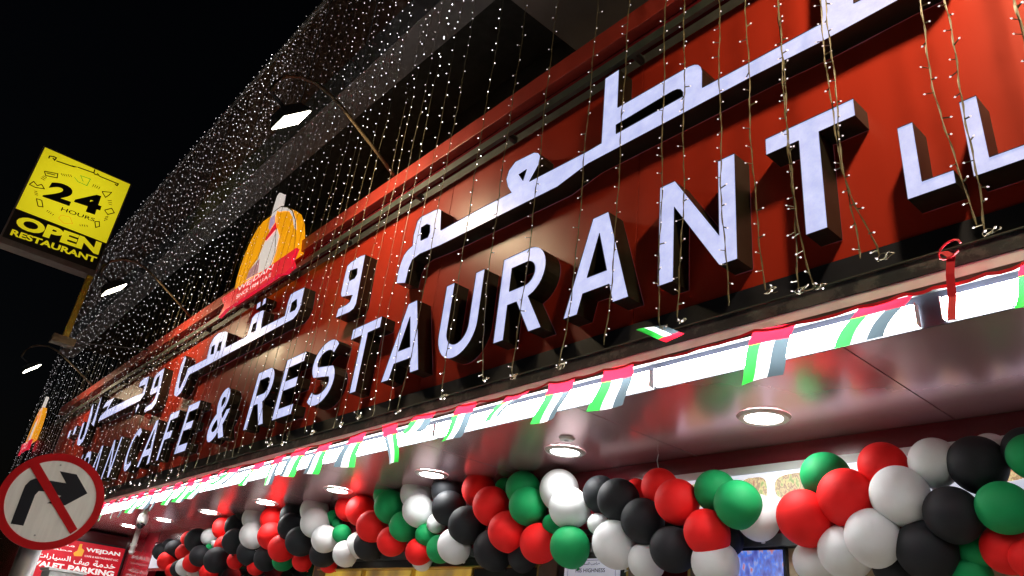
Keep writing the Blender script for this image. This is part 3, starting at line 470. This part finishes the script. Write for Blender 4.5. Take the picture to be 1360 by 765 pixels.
# ------------------------------------------------------------------ tube lights along the soffit edge
cuts = [1.8, 0.75, -1.117]; xx = -1.205
segs = [(-1.11, 1.0)]
for a, b_ in ((-2.70, -1.212), (-4.89, -2.73), (-6.80, -4.92), (-8.74, -6.84), (-10.7, -8.78), (-12.6, -10.74), (-14.5, -12.64), (-16.4, -14.54), (-18.3, -16.44), (-20.2, -18.34), (-21.8, -20.24)): segs.append((a, b_))
for i, (a, b_) in enumerate(segs):
    e = empty('tube_light', ((a + b_) / 2, 3.27, 3.14), f'glowing white tube light under the ledge, {nth(i + 1)} length from the right end', 'light fitting', 'white tube lights under the ledge')
    m = MB(); m.box(a + 0.006, b_ - 0.006, 3.245, 3.283, 3.146, 3.252); t_ = m.build('diffuser', 'tube_light', e, bevel=0.012)
    box('end_cap', 'lip_white', a, a + 0.005, 3.243, 3.283, 3.146, 3.254, e); box('end_cap', 'lip_white', b_ - 0.005, b_, 3.243, 3.283, 3.146, 3.254, e)
    box('spine', 'lip_white', a + 0.019, b_ - 0.019, 3.2835, 3.2885, 3.150, 3.218, e)

# ------------------------------------------------------------------ recessed downlights
def disc(mb, cx, cy, z, r0, r1, n=40, mi=0, z1=None):
    z1 = z if z1 is None else z1
    vs = [(cx + r0 * math.cos(6.28318 * k / n), cy + r0 * math.sin(6.28318 * k / n), z) for k in range(n)] + [(cx + r1 * math.cos(6.28318 * k / n), cy + r1 * math.sin(6.28318 * k / n), z1) for k in range(n)]
    mb.add(vs, [(k, (k + 1) % n, n + (k + 1) % n, n + k) for k in range(n)], mi)
first = None
for i, x in enumerate((-2.505, -4.27, -6.09, -7.92, -9.85, -11.84, -13.9, -15.9)):
    lb = f'round white recessed downlight in the maroon soffit, {nth(i + 1)} from the right'
    if first is None:
        e = empty('downlight', (x, 4.08, 3.166), lb, 'downlight', 'round downlights in the soffit')
        m = MB(); disc(m, x, 4.08, 3.150, 0.118, 0.150); disc(m, x, 4.08, 3.150, 0.150, 0.166, z1=3.166); disc(m, x, 4.08, 3.158, 0.112, 0.118, z1=3.150); m.build('trim_ring', 'trim_grey', e, smooth=True)
        m = MB(); disc(m, x, 4.08, 3.157, 0.0005, 0.117); m.build('lens', 'down_light', e)
        first = e
    else: copy_tree(first, (x + 2.505, 0, 0), lb)
# little ceiling speaker between the first two downlights
e = empty('ceiling_sensor', (-4.0, 3.83, 3.166), 'small flat round sensor on the soffit beside the second downlight', 'sensor')
m = MB(); disc(m, -4.0, 3.83, 3.15, 0.0005, 0.05); disc(m, -4.0, 3.83, 3.15, 0.05, 0.062, z1=3.166); m.build('cover', 'trim_grey', e)
m = MB(); disc(m, -4.0, 3.83, 3.147, 0.0005, 0.02); m.build('eye', 'bar_grey', e)

# ------------------------------------------------------------------ gooseneck floodlights
def floodlight(i, X):
    e = empty('floodlight', (X, 3.2, 6.35), f'gooseneck floodlight on a curved arm above the red coping, {nth(i + 1)} from the right', 'floodlight', 'gooseneck floodlights on the coping')
    pts = [(3.2, 6.33), (2.82, 6.57), (2.44, 6.79), (2.25, 6.88), (2.06, 6.92), (1.88, 6.88), (1.74, 6.79), (1.66, 6.66), (1.65, 6.52)]
    m = MB(); m.tube([(X, a, b_) for a, b_ in pts], 0.021, 8); m.build('arm', 'arm_brown', e, smooth=True)
    c = Vector((X, 1.935, 6.325)); t = Vector((0, 0.726, 0.688)); nn = Vector((0, 0.688, -0.726)); u = Vector((1, 0, 0))
    def slab(h1, h2, w1, w2, d0, d1):
        vs = []
        for d, hh, ww in ((d0, h1, w1), (d1, h2, w2)):
            for sa, sb in ((-1, -1), (1, -1), (1, 1), (-1, 1)): vs.append(c + nn * d + u * ww * sa + t * hh * sb)
        return vs, [(0, 3, 2, 1), (4, 5, 6, 7), (0, 1, 5, 4), (1, 2, 6, 5), (2, 3, 7, 6), (3, 0, 4, 7)]
    m = MB(); m.add(*slab(0.12, 0.175, 0.11, 0.165, -0.13, -0.012)); m.tube([(X, 1.65, 6.52), c - nn * 0.12], 0.02, 6)
    m.build('lamp_housing', 'lamp_black', e)
    m = MB(); m.add(*slab(0.158, 0.158, 0.147, 0.147, -0.010, 0.0)); m.build('lens', 'lamp_lens', e)
    return e
lamps = [-19.3, -12.85, -6.44, -0.03]
for i, X in enumerate(lamps[::-1]):
    e = floodlight(i, X)
    ld = bpy.data.lights.new('flood_beam', 'AREA'); ld.shape = 'RECTANGLE'; ld.size = 0.29; ld.size_y = 0.31; ld.energy = (125, 40, 42, 22)[i]; ld.color = (1.0, 0.74, 0.42)
    lo = bpy.data.objects.new('flood_beam', ld); COL.objects.link(lo); lo.parent = e
    c = Vector((X, 1.935, 6.325)) + Vector((0, 0.688, -0.726)) * 0.012
    q = Vector((0, 0.688, -0.726)).to_track_quat('-Z', 'Y')
    lo.location = c - e.location; lo.rotation_mode = 'QUATERNION'; lo.rotation_quaternion = q

# ------------------------------------------------------------------ balloons
def balloon_mesh(key):
    bm = bmesh.new(); bmesh.ops.create_uvsphere(bm, u_segments=36, v_segments=22, radius=1.0)
    for v in bm.verts:
        z = v.co.z; k = 1.0 - 0.10 * max(0, -z) ** 1.5
        v.co.x *= k; v.co.y *= k; v.co.z = z * (1.04 if z > 0 else 1.10)
    rr = [(0.05, -1.085), (0.045, -1.14), (0.10, -1.20), (0.085, -1.215)]
    me = bpy.data.meshes.new('balloon_' + key); n = 10; vs = []
    for r, z in rr: vs.append([bm.verts.new((r * math.cos(6.28318 * k / n), r * math.sin(6.28318 * k / n), z)) for k in range(n)])
    for a, b_ in zip(vs[:-1], vs[1:]):
        for k in range(n): bm.faces.new((a[k], a[(k + 1) % n], b_[(k + 1) % n], b_[k]))
    for f in bm.faces: f.smooth = True
    bm.to_mesh(me); bm.free(); me.materials.append(MAT['bal_' + key]); return me
BM = {k: balloon_mesh(k) for k in 'RGBW'}
CN = {'R': 'red', 'G': 'green', 'B': 'black', 'W': 'white'}
order = sorted(range(len(BALLOONS)), key=lambda i: -BALLOONS[i][0] / BALLOONS[i][1]); cnt = {k: 0 for k in 'RGBW'}
for i in order:
    x, y, z, r, ck, lay = BALLOONS[i]; cnt[ck] += 1
    o = bpy.data.objects.new('balloon', BM[ck]); COL.objects.link(o); o.location = (x, y, z)
    r *= 1.04; o.scale = (r, r, r * random.uniform(0.97, 1.03))
    # the neck points back into the garland
    o.rotation_euler = (math.radians(random.uniform(15, 85)), math.radians(random.uniform(-25, 25)), math.radians(random.uniform(-30, 30)))
    nb = min((j for j in range(len(BALLOONS)) if j != i), key=lambda j: (Vector(BALLOONS[j][:3]) - Vector((x, y, z))).length)
    size = 'small ' if r < 0.085 else ('large ' if r > 0.138 else '')
    wh = ['front of', 'middle of', 'back of', 'back of'][min(lay, 3)]
    tag(o, f'{size}{CN[ck]} balloon, {nth(cnt[ck])} {CN[ck]} from the right, {wh} garland, beside a {CN[BALLOONS[nb][4]]} one', 'balloon', 'balloons in the long garland')
# line the garland is tied to
m = MB(); xs = sorted(b[0] for b in BALLOONS)
m.tube([(x, 4.50 + 0.02 * math.sin(3 * x), 2.66 + 0.05 * math.sin(1.1 * x)) for x in [xs[0] + i * (xs[-1] - xs[0]) / 60 for i in range(61)]], 0.004, 5)
tag(m.build('garland_line', 'strip_grey'), 'thin cord that the balloon garland is tied along', 'cord')
for x, z in ((-3.66, 2.98),):
    m = MB(); m.tube([(x, 4.46, z), (x + 0.015, 4.47, z + 0.06), (x - 0.01, 4.48, z + 0.14), (x, 4.48, 3.166)], 0.003, 5)
    tag(m.build('hanging_hook', 'strip_grey'), 'thin wire hook holding the garland to the soffit above two green balloons', 'hook')

# ------------------------------------------------------------------ paper flags on the red cord
def flag(corners, label, curl):
    TL, TR, BR, BL = [Vector(c) for c in corners]; nu, nv = 12, 10
    vs = []; fs = []; mi = []
    ph = random.uniform(0, 6)
    for j in range(nv + 1):
        for i in range(nu + 1):
            u, v = i / nu, j / nv
            p = (TL * (1 - u) + TR * u) * (1 - v) + (BL * (1 - u) + BR * u) * v
            p.y += curl * v * math.sin(2.4 * u + ph) - 0.03 * v + 0.012 * math.sin(5 * v + ph)
            p.x += 0.010 * math.sin(4 * v + ph) * v
            vs.append(p)
    for j in range(nv):
        for i in range(nu):
            fs.append((j * (nu + 1) + i, j * (nu + 1) + i + 1, (j + 1) * (nu + 1) + i + 1, (j + 1) * (nu + 1) + i))
            mi.append(0 if j < 3 else (1 + i * 3 // nu))
    e = empty('paper_flag', (TL + TR) / 2, label, 'flag', 'paper flags on the red cord')
    names = ['red_band', 'green_band', 'white_band', 'black_band']; mats = ['flag_red', 'flag_green', 'flag_white', 'flag_black']
    for b in range(4):
        m = MB(); m.v = [tuple(v) for v in vs]; m.f = [f for f, k in zip(fs, mi) if k == b]; m.m = [0] * len(m.f)
        m.build(names[b], mats[b], e, smooth=True)
    return e
Fs = [[Vector(c) for c in f] for f in FLAGS]
FF = [(f, 0.03) for f in Fs]
for k in range(16):
    x = -9.5 - 0.51 * k; d = random.uniform(-0.40, -0.12); zb = random.uniform(2.93, 3.0)
    FF.append(([Vector((x, 3.1, 3.25)), Vector((x + 0.24, 3.1, 3.255)), Vector((x + 0.22 + d, 3.1, zb)), Vector((x - 0.02 + d, 3.1, zb + 0.01))], 0.04))
FF.sort(key=lambda t: -t[0][0].x)
for i, (c, cu) in enumerate(FF):
    rev = c[3].x > c[0].x
    if rev or (i in (9, 10, 11)): c = [c[1], c[0], c[3], c[2]]
    flag(c, f'small red, green, white and black paper flag on the cord, {nth(i + 1)} from the right', cu)
# the one blown up over the cord
e = flag([(-2.47, 3.08, 3.30), (-2.33, 3.06, 3.31), (-2.48, 3.04, 3.40), (-2.62, 3.06, 3.38)], 'crumpled paper flag blown up over the ledge between two hanging flags', 0.05)
m = MB(); pts = []
CP = [Vector(p) for p in CORD] + [Vector((-22, 3.09, 3.25))]
for a, b_ in zip(CP[:-1], CP[1:]):
    for t in (0, 0.33, 0.66): pts.append(a.lerp(b_, t) + Vector((0, 0, -0.012 * math.sin(math.pi * t))))
for a, b_ in zip(pts[:-1], pts[1:]): m.add([a + Vector((0, 0, 0.008)), b_ + Vector((0, 0, 0.008)), b_ - Vector((0, 0, 0.008)), a - Vector((0, 0, 0.008)), a + Vector((0, 0.004, 0)), b_ + Vector((0, 0.004, 0))], [(0, 1, 2, 3), (0, 4, 5, 1), (3, 2, 5, 4)])
tag(m.build('bunting_cord', 'cord_red'), 'red ribbon cord strung along the ledge carrying the paper flags', 'cord')
m = MB(); rp = [(-1.02, 3.07, 3.37), (-1.0, 3.06, 3.36), (-0.975, 3.06, 3.33), (-0.99, 3.06, 3.25), (-1.0, 3.07, 3.15), (-1.01, 3.05, 3.04)]
for a, b_ in zip(rp[:-1], rp[1:]): m.add([(a[0] - 0.016, a[1], a[2]), (a[0] + 0.016, a[1] + 0.006, a[2]), (b_[0] + 0.016, b_[1] + 0.006, b_[2]), (b_[0] - 0.016, b_[1], b_[2])], [(0, 1, 2, 3)])
m.tube([(-0.975 + 0.045 * math.cos(t * 0.5), 3.06, 3.36 + 0.04 * math.sin(t * 0.5 + 0.4)) for t in range(12)], 0.0045, 5)
tag(m.build('red_ribbon', 'cord_red'), 'loose red ribbon tied to the cord with its end hanging down at the right', 'ribbon')

# ------------------------------------------------------------------ fairy light strings
def near_letter(x):
    for a, b_, c, wd, pos in LETX:
        if a - 0.12 <= x <= b_ + 0.12: return f'over the {pos} letter {c} of ' + ('the leftmost word' if 'name' in wd else wd)
    return 'between two letters of the red sign band' if x > -19.7 else 'past the left end of the lettering'
def led_string(x, idx, ztop=12.06, strands=1, y0=3.05):
    yb = y0 + random.uniform(-0.03, 0.02)
    e = empty('fairy_light_string', (x, yb, ztop), None, 'string lights', 'strings of fairy lights hanging from the roof')
    e['label'] = f'fairy light string, {nth(idx)} from the right, {near_letter(x)}'
    wm = MB(); lm = MB(); rr = random.Random(int(x * 1000) + idx)
    far = math.hypot(x, 3.0)
    for s in range(strands):
        pts = []; z = ztop; ox = rr.uniform(-0.012, 0.012) if strands == 1 else rr.uniform(-0.03, 0.03)
        ph = rr.uniform(0, 6); zend = 3.37 + rr.uniform(-0.03, 0.06)
        side = rr.uniform(-1, 1) * (0.10 if rr.random() < 0.75 else 0.22)
        while z > zend:
            k = max(0.0, (4.3 - z)) ; k = k * k * side
            pts.append(Vector((x + ox + 0.008 * math.sin(1.9 * z + ph) + 0.006 * math.sin(7 * z + ph * 2) + k, yb + 0.008 * math.cos(2.3 * z + ph) - (0.012 * s), z)))
            z -= 0.16 if far > 6 else 0.05
        pts.append(Vector((pts[-1].x, yb, zend)))
        wr = 0.0028 if far < 6 else (0.0028 if far < 11 else 0.0018)
        wm.tube(pts, [wr * (0.45 if p.z > 7.2 else 1.0) for p in pts], 3 if far > 5 else 4, cap=False)
        if far < 6:   # second conductor twisted round the first
            wm.tube([p + Vector((0.005 * math.cos(i * 1.3), 0.005 * math.sin(i * 1.3), 0)) for i, p in enumerate(pts)], 0.0026, 3, cap=False)
        # knotted tail on the ledge
        if rr.random() < 0.45:
            c = pts[-1]; n_ = 26; q = []; r0 = rr.uniform(0.010, 0.024); pa = rr.uniform(0, 6)
            for t in range(n_): q.append(c + Vector((r0 * math.sin(0.75 * t + pa) + 0.002 * t, 0.5 * r0 * math.sin(1.1 * t), r0 * 0.8 * math.cos(0.62 * t + pa) - 0.01)))
            wm.tube(q, wr * 0.8, 3, cap=False)
            for t in range(2): led(lm, q[rr.randrange(n_)], Vector((rr.uniform(-1, 1), -0.3, rr.uniform(-1, 1))).normalized(), 0.014, 0.0055, rr)
        # bulbs
        z = ztop - rr.uniform(0.02, 0.1)
        while z > zend:
            i = min(range(len(pts)), key=lambda q: abs(pts[q].z - z)) if far < 6 else min(len(pts) - 1, int((ztop - z) / 0.16))
            p = pts[i].copy(); p.z = z
            a = rr.choice((-1, 1)); d = Vector((a * rr.uniform(0.5, 1), rr.uniform(-0.7, 0.3), rr.uniform(-0.5, 0.5))).normalized()
            led(lm, p, d, rr.uniform(0.020, 0.042), (0.0054 if far < 6 else 0.0058) * (1.0 if z > 6.2 or far < 6 else 0.72), rr, wm)
            z -= rr.uniform(0.09, 0.21) * (1.35 if x < -13 else 1.0) if z > 6 else rr.uniform(0.07, 0.17)
    wm.build('wire', 'wire', e)
    o = lm.build('bulbs', rr.choice(('led', 'led', 'led_faint', 'led_faint', 'led_bright') if x > -14 else ('led', 'led_faint', 'led_faint')) if x < -4.4 and not -11 < x < -8.6 else 'led_dim', e); o['kind'] = 'stuff'
    return e
def led(lm, p, d, ln, r, rr, wm=None):
    near = math.hypot(p.x, 3.0) < 8.5
    q = p + d * ln
    a = d.cross(Vector((0.3, 0.5, 0.81))).normalized() * r; b_ = d.cross(a).normalized() * r; tip = d * r * 1.5
    lm.add([q + a, q + b_, q - a, q - b_, q + tip, q - tip], [(0, 1, 4), (1, 2, 4), (2, 3, 4), (3, 0, 4), (1, 0, 5), (2, 1, 5), (3, 2, 5), (0, 3, 5)])
    if wm is not None:
        k = 0.62 if near else 0.4; a *= k; b_ *= k
        wm.add([p + a, p - a + b_, p - b_, q + a, q - a + b_, q - b_], [(0, 1, 4, 3), (1, 2, 5, 4), (2, 0, 3, 5)])
SX = list(STRX)
x = -5.38
while x > -25.9:
    SX.append(round(x, 3)); x -= random.choice((0.17, 0.22, 0.26, 0.30))
SX.sort(reverse=True)
for i, x in enumerate(SX):
    led_string(x, i + 1, strands=2 if abs(x + 1.62) < 0.03 or abs(x + 0.54) < 0.03 else 1)

# ------------------------------------------------------------------ emblem boards on the coping
def emblem(dx, dy, label, sx=1.0):
    e = empty('emblem_board', (-9.7 + dx, 3.2 + dy, 6.0), label, 'emblem sign', 'gold dome emblem boards on the coping')
    def pl(off): return lambda u, v, d: (-9.756 + (u + 9.756) * sx + dx, 3.12 - off + d + dy, v)
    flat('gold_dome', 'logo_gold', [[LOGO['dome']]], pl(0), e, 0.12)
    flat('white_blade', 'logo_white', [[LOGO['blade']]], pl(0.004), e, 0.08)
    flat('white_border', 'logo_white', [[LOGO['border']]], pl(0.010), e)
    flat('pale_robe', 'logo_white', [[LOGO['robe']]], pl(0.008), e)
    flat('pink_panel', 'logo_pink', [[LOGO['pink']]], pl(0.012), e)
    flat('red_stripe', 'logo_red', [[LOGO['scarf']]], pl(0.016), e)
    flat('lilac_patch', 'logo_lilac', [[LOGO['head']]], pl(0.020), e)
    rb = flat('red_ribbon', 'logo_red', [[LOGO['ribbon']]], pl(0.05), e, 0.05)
    m = MB()
    text_on(m, 'WEJDAN', ((-10.30, 5.965), (-9.15, 5.955), (-9.115, 6.055), (-10.34, 6.085)), pl(0.054), 0.012)
    text_on(m, 'SINCE 1984 U.A.E', ((-10.25, 5.86), (-9.10, 5.86), (-9.12, 5.925), (-10.28, 5.935)), pl(0.054), 0.008)
    o = m.build('ribbon_lettering', 'banner_white', e)
    # thin line drawing on the dome
    m = MB()
    for a in (LOGO['dome'][2:16], [LOGO['robe'][0], LOGO['robe'][2], LOGO['robe'][3]], [LOGO['robe'][8], LOGO['robe'][6], LOGO['robe'][5], LOGO['robe'][4]]):
        l_ = stroke(a, 0.018); b_ = len(l_) // 2
        m.add([(-9.756 + (u + 9.756) * sx + dx, 3.12 - 0.022 + dy, v) for u, v in l_], [(i, i + 1, len(l_) - 2 - i, len(l_) - 1 - i) for i in range(b_ - 1)])
    m.build('outline', 'ink_brown', e)
    for q in (-9.756 - 0.64 * sx, -9.756 + 0.75 * sx):
        box('bracket', 'lamp_black', q + dx, q + 0.04 + dx, 3.23 + dy, 3.42 + dy, 5.95, 6.05, e)
LOGO['blade'] = [(p[0] * 0.72 - 10.0 * 0.28, p[1]) for p in LOGO['blade']]
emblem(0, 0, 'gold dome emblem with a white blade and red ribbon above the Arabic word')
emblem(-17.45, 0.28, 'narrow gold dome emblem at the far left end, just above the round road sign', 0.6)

# ------------------------------------------------------------------ yellow projecting lightbox
e = empty('lightbox_sign', (-15, 1.0, 7.2), 'yellow lit 24 hours open restaurant lightbox projecting over the street at left', 'lit sign')
XS = -15.0
def YS(u, v, d): return (XS - d, u, v)
box('cabinet', 'box_frame', XS - 0.22, XS - 0.004, 0.24, 1.86, 7.33, 9.345, e)
box('yellow_face', 'yellow_lit', XS - 0.003, XS, 0.27, 1.83, 7.955, 9.32, e)
box('black_face', 'box_black', XS - 0.003, XS, 0.27, 1.83, 7.36, 7.953, e)
box('tray', 'box_frame', XS - 0.30, XS + 0.0, 0.24, 1.86, 7.25, 7.328, e)
def onYS(off): return lambda u, v, d: (XS + off, u, v)
for t_, q_ in (('2', ((0.56, 8.36), (1.02, 8.385), (1.02, 8.79), (0.60, 8.74))), ('4', ((1.05, 8.385), (1.53, 8.42), (1.50, 8.84), (1.08, 8.79)))):
    m = MB(); text_on(m, t_, q_, onYS(0.003), 0.045); m.build('numeral', 'ink_black', e)
m = MB(); text_on(m, 'HOURS', ((0.92, 8.235), (1.50, 8.275), (1.50, 8.345), (0.92, 8.315)), onYS(0.003), 0.012); m.build('hours_lettering', 'ink_black', e)
m = MB(); text_on(m, 'OPEN', ((0.36, 7.61), (1.78, 7.67), (1.76, 7.93), (0.37, 7.87)), onYS(0.003), 0.05)
text_on(m, 'RESTAURANT', ((0.36, 7.44), (1.79, 7.50), (1.78, 7.62), (0.36, 7.56)), onYS(0.003), 0.035); m.build('open_lettering', 'yellow_lit', e)
def lines(name, mt, ls, wd, off):
    m = MB()
    for a in ls:
        l_ = stroke(a, wd); h = len(l_) // 2
        m.add([(XS + off, u, v) for u, v in l_], [(i, i + 1, len(l_) - 2 - i, len(l_) - 1 - i) for i in range(h - 1)])
    return m.build(name, mt, e)
lines('arabic_lettering', 'ink_black', ARTOP, 0.022, 0.003)
lines('dashes', 'ink_brown', DASH, 0.012, 0.003)
for nm in ('brown', 'green', 'orange'): lines(nm + '_doodle', 'ink_' + nm, [d for c, d in DOOD if c == nm], 0.018, 0.004)
m = MB(); m.box(XS - 0.16, XS - 0.06, 1.75, 1.85, 6.0, 7.25); m.build('post', 'post_lit_yellow', e)
m = MB(); m.box(XS - 0.22, XS + 0.0, 1.60, 1.98, 5.86, 5.998); m.build('bracket_foot', 'arm_brown', e)
m = MB(); m.tube([(XS - 0.1, 1.9, 5.95), (XS - 0.1, 3.2, 6.25)], 0.014, 6); m.build('stay', 'lamp_black', e)

# ------------------------------------------------------------------ no right turn road sign
cs = Vector((-5.10, 0.86, 2.157)); U = Vector((0.166, 0.986, 0)).normalized(); N = Vector((0.986, -0.166, 0)).normalized()
e = empty('road_sign', (cs.x, cs.y, 0), 'round red and white no right turn sign on a grey pole in the left foreground', 'road sign')
def RS(off): return lambda u, v, d: tuple(cs + U * u + Vector((0, 0, v)) + N * (off - d))
circ = lambda r, n=64: [(r * math.cos(6.28318 * k / n), r * math.sin(6.28318 * k / n)) for k in range(n)]
flat('white_face', 'sign_white', [[circ(0.235)]], RS(0.0), e)
flat('red_ring', 'sign_red', [[circ(0.268), circ(0.226)]], RS(0.003), e, 0.02)
flat('back_plate', 'pole_grey', [[circ(0.267)]], RS(-0.02), e)
flat('turn_arrow', 'sign_black', [[ARROW]], RS(0.002), e)
flat('slash_bar', 'sign_red', [[SLASH]], RS(0.0045), e)
m = MB()
for u, v in ((-0.021, 0.200), (-0.017, -0.195)):
    c = RS(0.003)(u, v, 0); m.tube([c, tuple(Vector(c) + N * 0.004)], 0.005, 8)
m.build('bolt', 'pole_grey', e)
pb = cs - N * 0.095 - U * 0.012
m = MB(); m.tube([(pb.x, pb.y, 0), (pb.x, pb.y, cs.z + 0.2)], 0.058, 24); m.build('pole', 'pole_grey', e, smooth=True)
m = MB()
for dz in (-0.15, 0.14): m.tube([(pb.x, pb.y, cs.z + dz - 0.012), (pb.x, pb.y, cs.z + dz + 0.012)], 0.066, 24)
m.build('clamp', 'pole_grey', e, smooth=True)

# ------------------------------------------------------------------ valet banner and bits at the far end
S_ = 17.6 / 19.0
e = empty('valet_banner', (-17.6, 3.8, 2.3), 'red lit valet parking board with white lettering on the end wall behind the road sign', 'banner')
def BN(off): return lambda u, v, d: (-17.6 + off, u * S_, (v - 1.6) * S_ + 1.6)
box('board', 'banner_red', -17.66, -17.6, 3.03, 4.60, 2.1, 2.885, e)
box('frame', 'bar_black', -17.70, -17.59, 4.602, 4.635, 2.05, 2.92, e)
box('frame', 'bar_black', -17.70, -17.59, 2.99, 4.60, 2.887, 2.92, e)
m = MB(); B = BN(0.004)
text_on(m, 'WEJDAN', ((4.20, 2.785), (4.90, 2.80), (4.885, 2.90), (4.18, 2.885)), B, 0.03)
text_on(m, 'CAFE & RESTAURANT LLC', ((4.20, 2.70), (4.89, 2.715), (4.89, 2.75), (4.20, 2.735)), B, 0.01)
text_on(m, 'VALET', ((3.29, 2.385), (3.89, 2.38), (3.88, 2.49), (3.29, 2.49)), B, 0.04)
text_on(m, 'PARKING', ((3.97, 2.375), (4.895, 2.39), (4.895, 2.505), (3.96, 2.495)), B, 0.04)
def shaped(s): return s[::-1]
text_on(m, shaped('\ufe8d\ufedf\ufeb4\ufef4\ufe8e\ufead\ufe8d\ufe95'), ((3.30, 2.525), (3.97, 2.53), (3.95, 2.66), (3.30, 2.65)), B, 0.015)
text_on(m, shaped('\ufebb\ufed2'), ((4.03, 2.53), (4.34, 2.53), (4.34, 2.65), (4.03, 2.65)), B, 0.015)
text_on(m, shaped('\ufea7\ufeaa\ufee3\ufe94'), ((4.42, 2.54), (4.88, 2.55), (4.88, 2.665), (4.42, 2.66)), B, 0.015)
text_on(m, shaped('\ufee3\ufed8\ufeec\ufef0'), ((3.45, 2.82), (3.95, 2.83), (3.95, 2.90), (3.45, 2.89)), B, 0.012)
text_on(m, shaped('\ufee3\ufec4\ufecc\ufee2'), ((3.45, 2.72), (3.93, 2.73), (3.93, 2.79), (3.45, 2.78)), B, 0.012)
m.build('lettering', 'banner_white', e)
flat('small_emblem', 'banner_gold', [[[(4.03, 2.93), (4.08, 2.94), (4.09, 2.86), (4.16, 2.82), (4.15, 2.70), (4.0, 2.68), (3.97, 2.74), (4.03, 2.80)]]], BN(0.005), e)
e = empty('security_camera', (-12.95, 3.5, 3.166), 'white dome security camera hanging from the soffit near the left flags', 'camera')
m = MB(); m.tube([(-12.95, 3.5, 3.166), (-12.95, 3.5, 3.06)], 0.035, 12); m.build('mount', 'cctv_white', e, smooth=True)
m = MB(); m.tube([(-12.95, 3.5, 3.08), (-12.93, 3.49, 3.05), (-12.90, 3.48, 2.97), (-12.89, 3.475, 2.93)], [0.05, 0.075, 0.078, 0.07], 16); m.build('body', 'cctv_white', e, smooth=True)
m = MB(); m.tube([(-12.89, 3.475, 2.935), (-12.87, 3.46, 2.885), (-12.86, 3.455, 2.865)], [0.066, 0.05, 0.02], 16); m.build('dome', 'glass_dark', e, smooth=True)
e = empty('steel_pipe', (-16.55, 4.45, 3.166), 'short bright steel pipe hanging from the soffit beside the valet board', 'pipe')
m = MB(); m.tube([(-16.55, 4.45, 3.166), (-16.55, 4.45, 2.80)], 0.05, 14); m.build('tube', 'cctv_white', e, smooth=True)
m = MB(); m.tube([(-16.55, 4.45, 2.93), (-16.55, 4.45, 2.88)], 0.065, 14); m.build('collar', 'cctv_white', e, smooth=True)
m = MB(); m.tube([(-16.55, 4.45, 2.799), (-16.55, 4.45, 2.73)], [0.07, 0.03], 14); m.build('nozzle', 'cctv_white', e, smooth=True)
e = empty('picture_frame', (-15.3, 4.64, 2.5), 'dark red framed white notice on the wall left of the balloon garland', 'picture')
box('frame', 'wall_maroon', -15.75, -14.75, 4.60, 4.65, 2.44, 2.96, e); box('sheet', 'paper', -15.68, -14.82, 4.592, 4.599, 2.49, 2.92, e)
# menu light box
e = empty('menu_lightbox', (-2, 4.64, 2.65), 'white lit menu board with food pictures above the window at right', 'menu board')
box('lit_panel', 'menu_white', -3.58, 0.9, 4.60, 4.65, 2.675, 2.970, e)
for i, (a, b_) in enumerate(((-3.50, -3.22), (-3.02, -2.82), (-2.76, -2.35), (-2.2, -1.8), (-1.65, -1.25), (-1.1, -0.7))):
    cx, cz = (a + b_) / 2, 2.86; rx = (b_ - a) / 2
    flat('food_picture', 'food_print', [[[(cx + rx * (abs(math.cos(t)) ** 0.6) * (1 if math.cos(t) > 0 else -1), cz + 0.085 * (abs(math.sin(t)) ** 0.6) * (1 if math.sin(t) > 0 else -1)) for t in [k * 6.28318 / 28 for k in range(28)]]]], lambda u, v, d: (u, 4.596 + d, v), e, 0.003)
e = empty('television', (-2.9, 4.6, 1.9), 'television with a blue picture behind the window under the menu board', 'television')
box('screen', 'tv_picture', -3.29, -2.74, 4.612, 4.62, 2.02, 2.465, e); box('bezel', 'bar_black', -3.31, -2.72, 4.622, 4.655, 2.0, 2.482, e)
e = empty('framed_certificate', (-4.4, 4.6, 2.0), 'white printed certificate in a dark frame low behind the white balloon', 'certificate')
box('sheet', 'paper', -4.70, -4.10, 4.592, 4.60, 1.7, 2.44, e); box('frame', 'bar_black', -4.78, -4.04, 4.602, 4.635, 1.65, 2.475, e)
m = MB(); pl = lambda u, v, d: (u, 4.590, v)
text_on(m, shaped('\ufebb\ufe8e\ufea3\ufe90 \ufe8d\ufedf\ufeb4\ufee4\ufeee'), ((-4.5, 2.385), (-4.31, 2.385), (-4.31, 2.415), (-4.5, 2.415)), pl, 0.005)
text_on(m, 'HIS HIGHNESS', ((-4.57, 2.335), (-4.25, 2.335), (-4.25, 2.365), (-4.57, 2.365)), pl, 0.01)
for a, b_, c, d in ((-4.66, -4.14, 2.425, 2.428), (-4.66, -4.14, 1.75, 1.753), (-4.66, -4.657, 1.75, 2.428), (-4.143, -4.14, 1.75, 2.428)): m.add([(a, 4.590, c), (b_, 4.590, c), (b_, 4.590, d), (a, 4.590, d)], [(0, 1, 2, 3)])
m.build('printing', 'ink_black', e)
e = empty('unknown_pale_box', (-14.6, 3.2, 0), 'unidentified pale grey object, built as a plain box, in front of the valet board', 'cabinet')  # pale shape of unknown kind, built as a plain metal box
box('body', 'strip_grey', -14.9, -14.3, 2.75, 3.25, 0, 2.16, e, bevel=0.01); box('top', 'lip_white', -14.93, -14.27, 2.72, 3.28, 2.162, 2.20, e)
